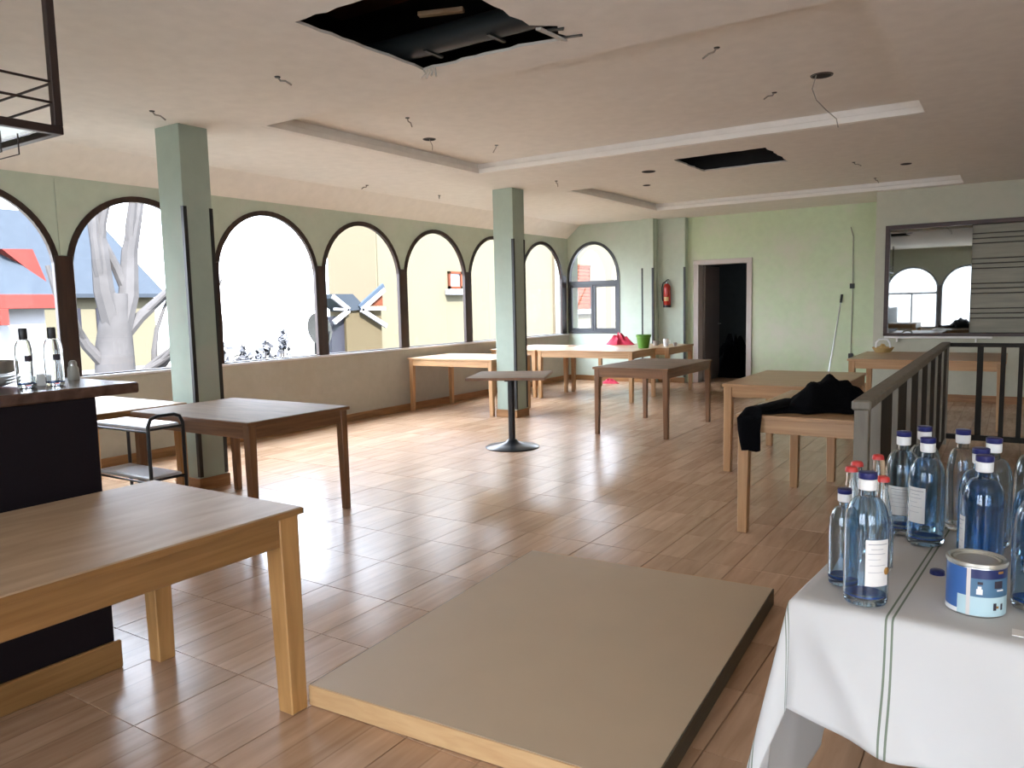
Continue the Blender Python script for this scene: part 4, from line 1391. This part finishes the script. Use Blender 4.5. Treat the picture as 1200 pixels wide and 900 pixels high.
# ------------------------------------------------------------------ things on the far tables
rc = blob('red_cloth', (0.24, 0.16), 0.15, M['red_cloth'], None, seed=3, loc=(-5.52, 11.75, 0.75))
tag(rc, 'crumpled bright red cloth heaped on the farthest table', 'cloth')
pot = empty('green_pot', (-4.72, 10.90, 0.75), 0, 'green plastic plant pot at the right end of a far table', 'pot')
lathe('body', [(0, 0), (0.075, 0), (0.08, 0.004), (0.108, 0.185), (0.104, 0.185), (0.076, 0.008), (0, 0.008)], M['green_pot'], pot, 32)
lathe('rim', [(0.104, 0.168), (0.113, 0.17), (0.114, 0.205), (0.106, 0.207), (0.103, 0.18)], M['green_pot'], pot, 32, close=True)
def cup(x, y, r, h, m, label, name='cup'):
    t = empty(name, (x, y, 0.75), 0, label, 'cup', 'cups on the farthest table')
    lathe('body', [(0, 0), (r*.75, 0), (r, h), (r*.92, h), (r*.7, .008), (0, .008)], M[m], t, 22)
    tube('handle', [(r*.9, 0, h*.8), (r*1.5, 0, h*.75), (r*1.5, 0, h*.35), (r*.82, 0, h*.25)], 0.006, M[m], t, 8)
cup(-4.60, 11.50, 0.045, 0.115, 'white', 'white cup to the right of the green pot')
cup(-4.82, 11.62, 0.05, 0.075, 'cable', 'low dark grey cup just right behind the green pot')
cup(-4.47, 11.55, 0.03, 0.055, 'steel', 'smallest grey cup nearest the table end')
rf = blob('red_rag', (0.16, 0.09), 0.07, M['red_cloth'], None, seed=8, loc=(-6.1, 12.55, 0.0))
tag(rf, 'small red rag lying on the floor under the far tables', 'rag')

# straw basket with white hoop handle on the table under the hatch
sb = empty('straw_basket', (-1.38, 10.72, 0.75), 0, 'small straw basket with white hoop handle under the serving hatch', 'basket')
lathe('body', [(0, 0), (0.09, 0), (0.12, 0.06), (0.128, 0.062), (0.124, 0.052), (0.095, 0.008), (0, .008)], M['straw'], sb, 24)
tube('handle', [(-.085, 0, .045), (-.08, 0, .12), (-.05, 0, .158), (0.0, 0, .165), (.05, 0, .158), (.075, 0, .12), (.085, 0, .045)], 0.012, M['white'], sb, 10)
blob('filling', (0.08, 0.07), 0.06, M['straw'], sb, seed=5, n=18, loc=(0, 0, 0.03))

# ------------------------------------------------------------------ wall items
fx = empty('fire_extinguisher', (-5.19, 13.03, 1.36), 0, 'red fire extinguisher hung on the back wall near the doorway', 'extinguisher')
lathe('cylinder', [(0, 0), (.055, 0), (.065, .012), (.065, .33), (.06, .36), (.04, .395), (.022, .41), (0, .41)], M['red_paint'], fx, 26)
lathe('base_ring', [(.05, -.012), (.067, -.012), (.068, .03), (.065, .03)], M['black_metal'], fx, 26, close=True)
lathe('valve', [(0, .41), (.02, .41), (.02, .45), (.012, .46), (0, .46)], M['steel'], fx, 16)
tube('handle', [(-.02, -.01, .45), (.03, -.05, .475), (.06, -.07, .47)], .008, M['black_metal'], fx)
tube('hose', [(-.02, 0, .44), (-.07, -.01, .42), (-.09, -.01, .33), (-.082, -.01, .15), (-.07, -.02, .1)], .011, M['black_metal'], fx)
bm = bmesh.new()
for q in range(6):
    a = -PI/2+0.15+(q-3)*.22
    b_ = -PI/2+0.15+(q-2)*.22
    quad(bm, (.0658*math.cos(a), .0658*math.sin(a), .10), (.0658*math.cos(b_), .0658*math.sin(b_), .10), (.0658*math.cos(b_), .0658*math.sin(b_), .17), (.0658*math.cos(a), .0658*math.sin(a), .17))
obj('label', bm, plain('extinguisher_label', (0.55, 0.36, 0.14), 0.5, vary=0.15), fx)
box('bracket', (-.03, .05, .3), (.03, .075, .36), M['black_metal'], fx, .002)

pole = empty('mop', (-2.40, 13.0, 0), 0, 'thin mop pole leaning upright against the green back wall', 'mop')
tube('handle', [(-.06, -.14, .04), (.075, .215, 1.42)], .011, M['steel'], pole)
tube('grip', [(.070, .200, 1.37), (.082, .218, 1.50)], .018, M['guard'], pole, 10)
box('head', (-.20, -.17, 0.0), (.08, -.11, .045), M['guard'], pole, .008)

cd = empty('cable_conduit', (-2.17, YD, 0), 0, 'thin vertical cable with two dark sockets on the green back wall', 'cable')
tube('cable', [(-.04, -.008, 2.55), (.0, -.008, 2.4), (.01, -.008, 1.65), (0, -.008, .56)], .006, M['cable'], cd, 6)
for z in (1.63, .52):
    box('socket', (-.035, -.03, z-.04), (.035, 0, z+.04), M['guard'], cd, .006)

# dark heap inside the storeroom
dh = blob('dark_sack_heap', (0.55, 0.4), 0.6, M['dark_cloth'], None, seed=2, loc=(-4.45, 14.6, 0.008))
tag(dh, 'dark heap of sacks inside the unlit doorway', 'heap')

# ------------------------------------------------------------------ trolley near the bar end
tl = empty('serving_trolley', (-4.5, 2.72, 0), 0, 'narrow trolley with two pale shelves and black tube frame behind the bar end', 'trolley')
for z in (0.71, 0.385):
    s = box('shelf', (-0.62, 0.01, z), (-0.02, 0.23, z+0.03), M['cart_shelf'], tl, 0.008)
for x in (0.0, -0.64):
    if x < 0:
        for y in (0.0, 0.24):
            tube('frame_tube', [(x, y, 0.05), (x, y, 0.715)], 0.0115, M['black_metal'], tl, 10)
    else: tube('frame_tube', [(x, 0.0, 0.05), (x, 0.0, 0.74), (x, 0.02, 0.785), (x, 0.06, 0.80), (x, 0.18, 0.80), (x, 0.22, 0.785), (x, 0.24, 0.74), (x, 0.24, 0.05)], 0.0115, M['black_metal'], tl, 10)
    tube('cross_bar', [(x, 0.0, 0.72), (x, 0.24, 0.72)], 0.008, M['black_metal'], tl, 8)
    tube('cross_bar', [(x, 0.0, 0.395), (x, 0.24, 0.395)], 0.008, M['black_metal'], tl, 8)
for y in (0.0, 0.24):
    for z in (0.705, 0.38):
        tube('side_bar', [(0, y, z), (-0.64, y, z)], 0.007, M['black_metal'], tl, 8)
    for x in (0.0, -0.64):
        bm = bmesh.new(); lathe_in(bm, [(0, -.011), (.024, -.011), (.027, -.005), (.027, .005), (.024, .011), (0, .011)], 16)
        for v in bm.verts: v.co = Matrix.Rotation(PI/2, 3, 'X') @ v.co + Vector((x, y, .027))
        obj('castor', bm, M['guard'], tl, smooth=True)

# ------------------------------------------------------------------ things on the bar
def bar_bottle(x, y, label):
    t = empty('clear_bottle', (x, y, 1.165), 0, label, 'bottle', 'clear bottles on the bar')
    lathe('glass', bottle_profile(0.235, 0.0345, 0.0135), M['clear_glass'], t, 26)
    lathe('cap', [(0, .235), (.0135, .235), (.0155, .230), (.0155, .192), (.0138, .190), (.0136, .2)], M['cap_black'], t, 18)
    bm = bmesh.new()
    a0 = toC(x, y)+0.35
    for q in range(5):
        a, b_ = a0+(q-2.5)*.16, a0+(q-1.5)*.16
        R_ = .0353
        quad(bm, (R_*math.cos(a), R_*math.sin(a), .105), (R_*math.cos(b_), R_*math.sin(b_), .105), (R_*math.cos(b_), R_*math.sin(b_), .128), (R_*math.cos(a), R_*math.sin(a), .128))
    obj('label', bm, M['label_dark'], t)
    lathe('thick_base', [(0, 0.0125), (.020, 0.0135), (.029, 0.018), (.029, 0.022), (0, 0.017)], M['base_glass'], t, 20)
bar_bottle(-3.245, 1.475, 'clear bottle with black cap on the bar, the left one of two')
bar_bottle(-3.225, 1.572, 'clear bottle with black cap on the bar, nearer the worktop end')
shk = empty('salt_shaker', (-3.44, 1.755, 1.165), 0, 'small pale glass shaker near the end of the bar worktop', 'shaker')
lathe('body', [(0, 0), (.022, 0), (.024, .004), (.022, .05), (.016, .062), (0, .062)], plain('frosted_glass', (0.45, 0.47, 0.44), 0.3), shk, 18)
lathe('cap', [(0, .084), (.010, .083), (.0165, .075), (.0165, .060), (0, .060)], M['steel'], shk, 18)
tb = lathe('tape_roll', [(.016, 0), (.030, 0), (.030, .045), (.016, .045)], M['white'], None, 22, close=True, loc=(-3.31, 1.565, 1.165))
tag(tb, 'small white roll standing between the two bar bottles', 'roll')
tray = empty('plate_stack', (-3.45, 1.40, 1.165), 0, 'stack of pale plates and a grey tray at the left on the bar', 'plates')
for k in range(3):
    lathe('plate', [(0, .004+k*.012), (.08, .004+k*.012), (.125, .020+k*.012), (.128, .022+k*.012), (.085, .010+k*.012), (0, .010+k*.012)], M['white'], tray, 32)
lathe('tray', [(0, .055), (.10, .055), (.115, .060), (.115, .105), (.110, .105), (.10, .062), (0, .062)], M['cable'], tray, 32)

# ------------------------------------------------------------------ ceiling fittings and cut cables
def downlight(x, y, z, label, r=0.065):
    t = empty('downlight_socket', (x, y, z), 0, label, 'light fitting', 'empty downlight sockets in the ceiling')
    lathe('rim', [(r*.82, 0), (r*.86, -.006), (r, -.006), (r*1.04, 0)], M['bronze_metal'], t, 28, close=True)
    lathe('cup', [(r*.84, -.002), (r*.84, -.0035), (0, -.0035), (0, -.002)], M['plenum'], t, 28)  # flat black disc painting the dark inside of the empty hole
    return t
dl = downlight(-1.207, 5.943, ZC+TD, 'empty round downlight socket with a long cable hanging from it', 0.075)
tube('hanging_cable', [(-.03, -.03, 0), (-.05, -.06, -.10), (-.03, -.02, -.17), (.02, .05, -.23), (.08, .13, -.29), (.09, .14, -.35)], .004, M['cable'], dl, 6)
d2_ = downlight(-4.679, 5.822, ZC+TD, 'empty downlight socket with short wire in the nearer ceiling tray', 0.06)
tube('wire', [(0, 0, 0), (.02, .02, -.06), (.01, .03, -.10)], .003, M['cable'], d2_, 6)
downlight(-3.51, 8.27, ZC, 'black downlight socket left of the smaller square ceiling opening', 0.075)
downlight(-1.15, 10.45, ZC+TD, 'downlight socket in the farther ceiling tray at right', 0.06)
downlight(-4.23, 9.9, ZC+TD, 'downlight socket in the farther ceiling tray at left', 0.05)
for k, (x, y, z, lb) in enumerate(((-3.944, 3.409, ZC, 'cut wire stub left of the large ceiling opening'), (-5.31, 3.415, ZC, 'cut wire stub in the ceiling above the pillar nearest the bar'),
        (-4.30, 5.07, ZC+TD, 'cut wire stub at left in the nearer ceiling tray'), (-4.34, 6.45, ZC+TD, 'cut wire stub near the far left corner of the nearer tray'),
        (-1.62, 4.9, ZC+TD, 'cut wire stub at right near edge of the nearer tray'), (-1.60, 6.2, ZC+TD, 'cut wire stub left of the hanging cable'),
        (-6.53, 6.918, ZC, 'cut wire stub over the middle of the window wall'), (-6.42, 8.16, ZC, 'cut wire stub over the window wall left of the farther pillar'),
        (-1.64, 9.9, ZC+TD, 'small dark wire stub in the middle of the farther tray'), (-1.50, 9.1, ZC+TD, 'wire stub at near edge of the farther tray'),
        (-1.62, 11.4, ZC+TD, 'cut wire stub at the far edge of the farther tray'), (-4.64, 8.15, ZC, 'flat dark cable slot right of the farther pillar top'))):
    t = empty('wire_stub', (x, y, z), k*0.7, lb, 'wire', 'cut wires in the ceiling')
    tube('wire', [(0, 0, 0), (.015, .01, -.025), (.05, .02, -.03), (.08, .04, -.055)], .006, M['cable'], t, 6)
    lathe('grommet', [(0, 0), (.02, 0), (.016, -.006), (0, -.007)], M['guard'], t, 12)

# what shows inside the two torn ceiling openings
du = empty('air_duct', (-2.65, 3.72, 3.02), 0, 'dark metal air duct inside the large ceiling opening', 'duct')
tube('pipe', [(-.9, .02, 0), (.75, .02, 0)], .075, M['duct'], du, 18)
tube('pipe', [(-.9, -.30, .26), (.75, -.30, .26)], .045, M['duct'], du, 14)
for x in (-.3, .15):
    box('strap', (x-.012, -.065, -.082), (x+.012, .10, -.070), M['duct'], du, .002)
bn = box('ceiling_batten', (-2.93, 3.60, 3.10), (-2.66, 3.64, 3.125), M['batten'], None, .003, rot=Matrix.Rotation(0.35, 3, 'Z'))
tag(bn, 'loose pale wooden batten inside the large ceiling opening', 'batten')
for k, (x, y) in enumerate(((-2.45, 3.1), (-2.3, 3.2), (-2.55, 2.95))):
    h = box('hanger_rod', (x-.012, y-.012, 3.0), (x+.012, y+.012, ZTOP), M['clay'], None, .002)
    tag(h, ('rusty hanger rod in the large ceiling opening, the farthest-left of three', 'rusty hanger rod in the large ceiling opening, nearest the torn flap', 'rusty hanger rod in the large ceiling opening, nearest its front edge')[k], 'rod', 'hanger rods above the ceiling')
bm = bmesh.new()
for k in range(5):
    box_in(bm, (-4.0, 2.3+k*.36, ZTOP-.06), (-1.4, 2.62+k*.36, ZTOP-.002), .01)
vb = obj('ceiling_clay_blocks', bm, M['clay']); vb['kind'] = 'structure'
fl = empty('torn_flap', (-2.13, 3.83, ZC), 0, 'torn strip of white plasterboard at the edge of the large ceiling opening', 'plasterboard')
prism('strip', [(-.07, -.16, -.004), (-.03, -.17, -.012), (.0, .06, -.02), (-.04, .07, -.006)], (0, 0, .012), M['torn'], fl)
prism('shred', [(-.02, .02, -.004), (.10, .05, -.006), (.09, .075, -.006), (-.03, .05, -.003)], (0, 0, .008), M['guard'], fl)
prism('shred', [(-.03, -.12, -.004), (.07, -.10, -.006), (.05, -.07, -.006), (-.03, -.09, -.003)], (0, 0, .008), M['guard'], fl)
ft = empty('torn_fibre', (-3.08, 3.86, ZC), 0, 'ragged white fibre tuft hanging from the nearest corner of the large opening', 'fibre')
for k in range(4):
    tube('strand', [(k*.03-.05, 0, 0), (k*.025-.04, .01, -.02), (k*.04-.07, .0, -.045-.01*(k % 2))], .006, M['torn'], ft, 6)
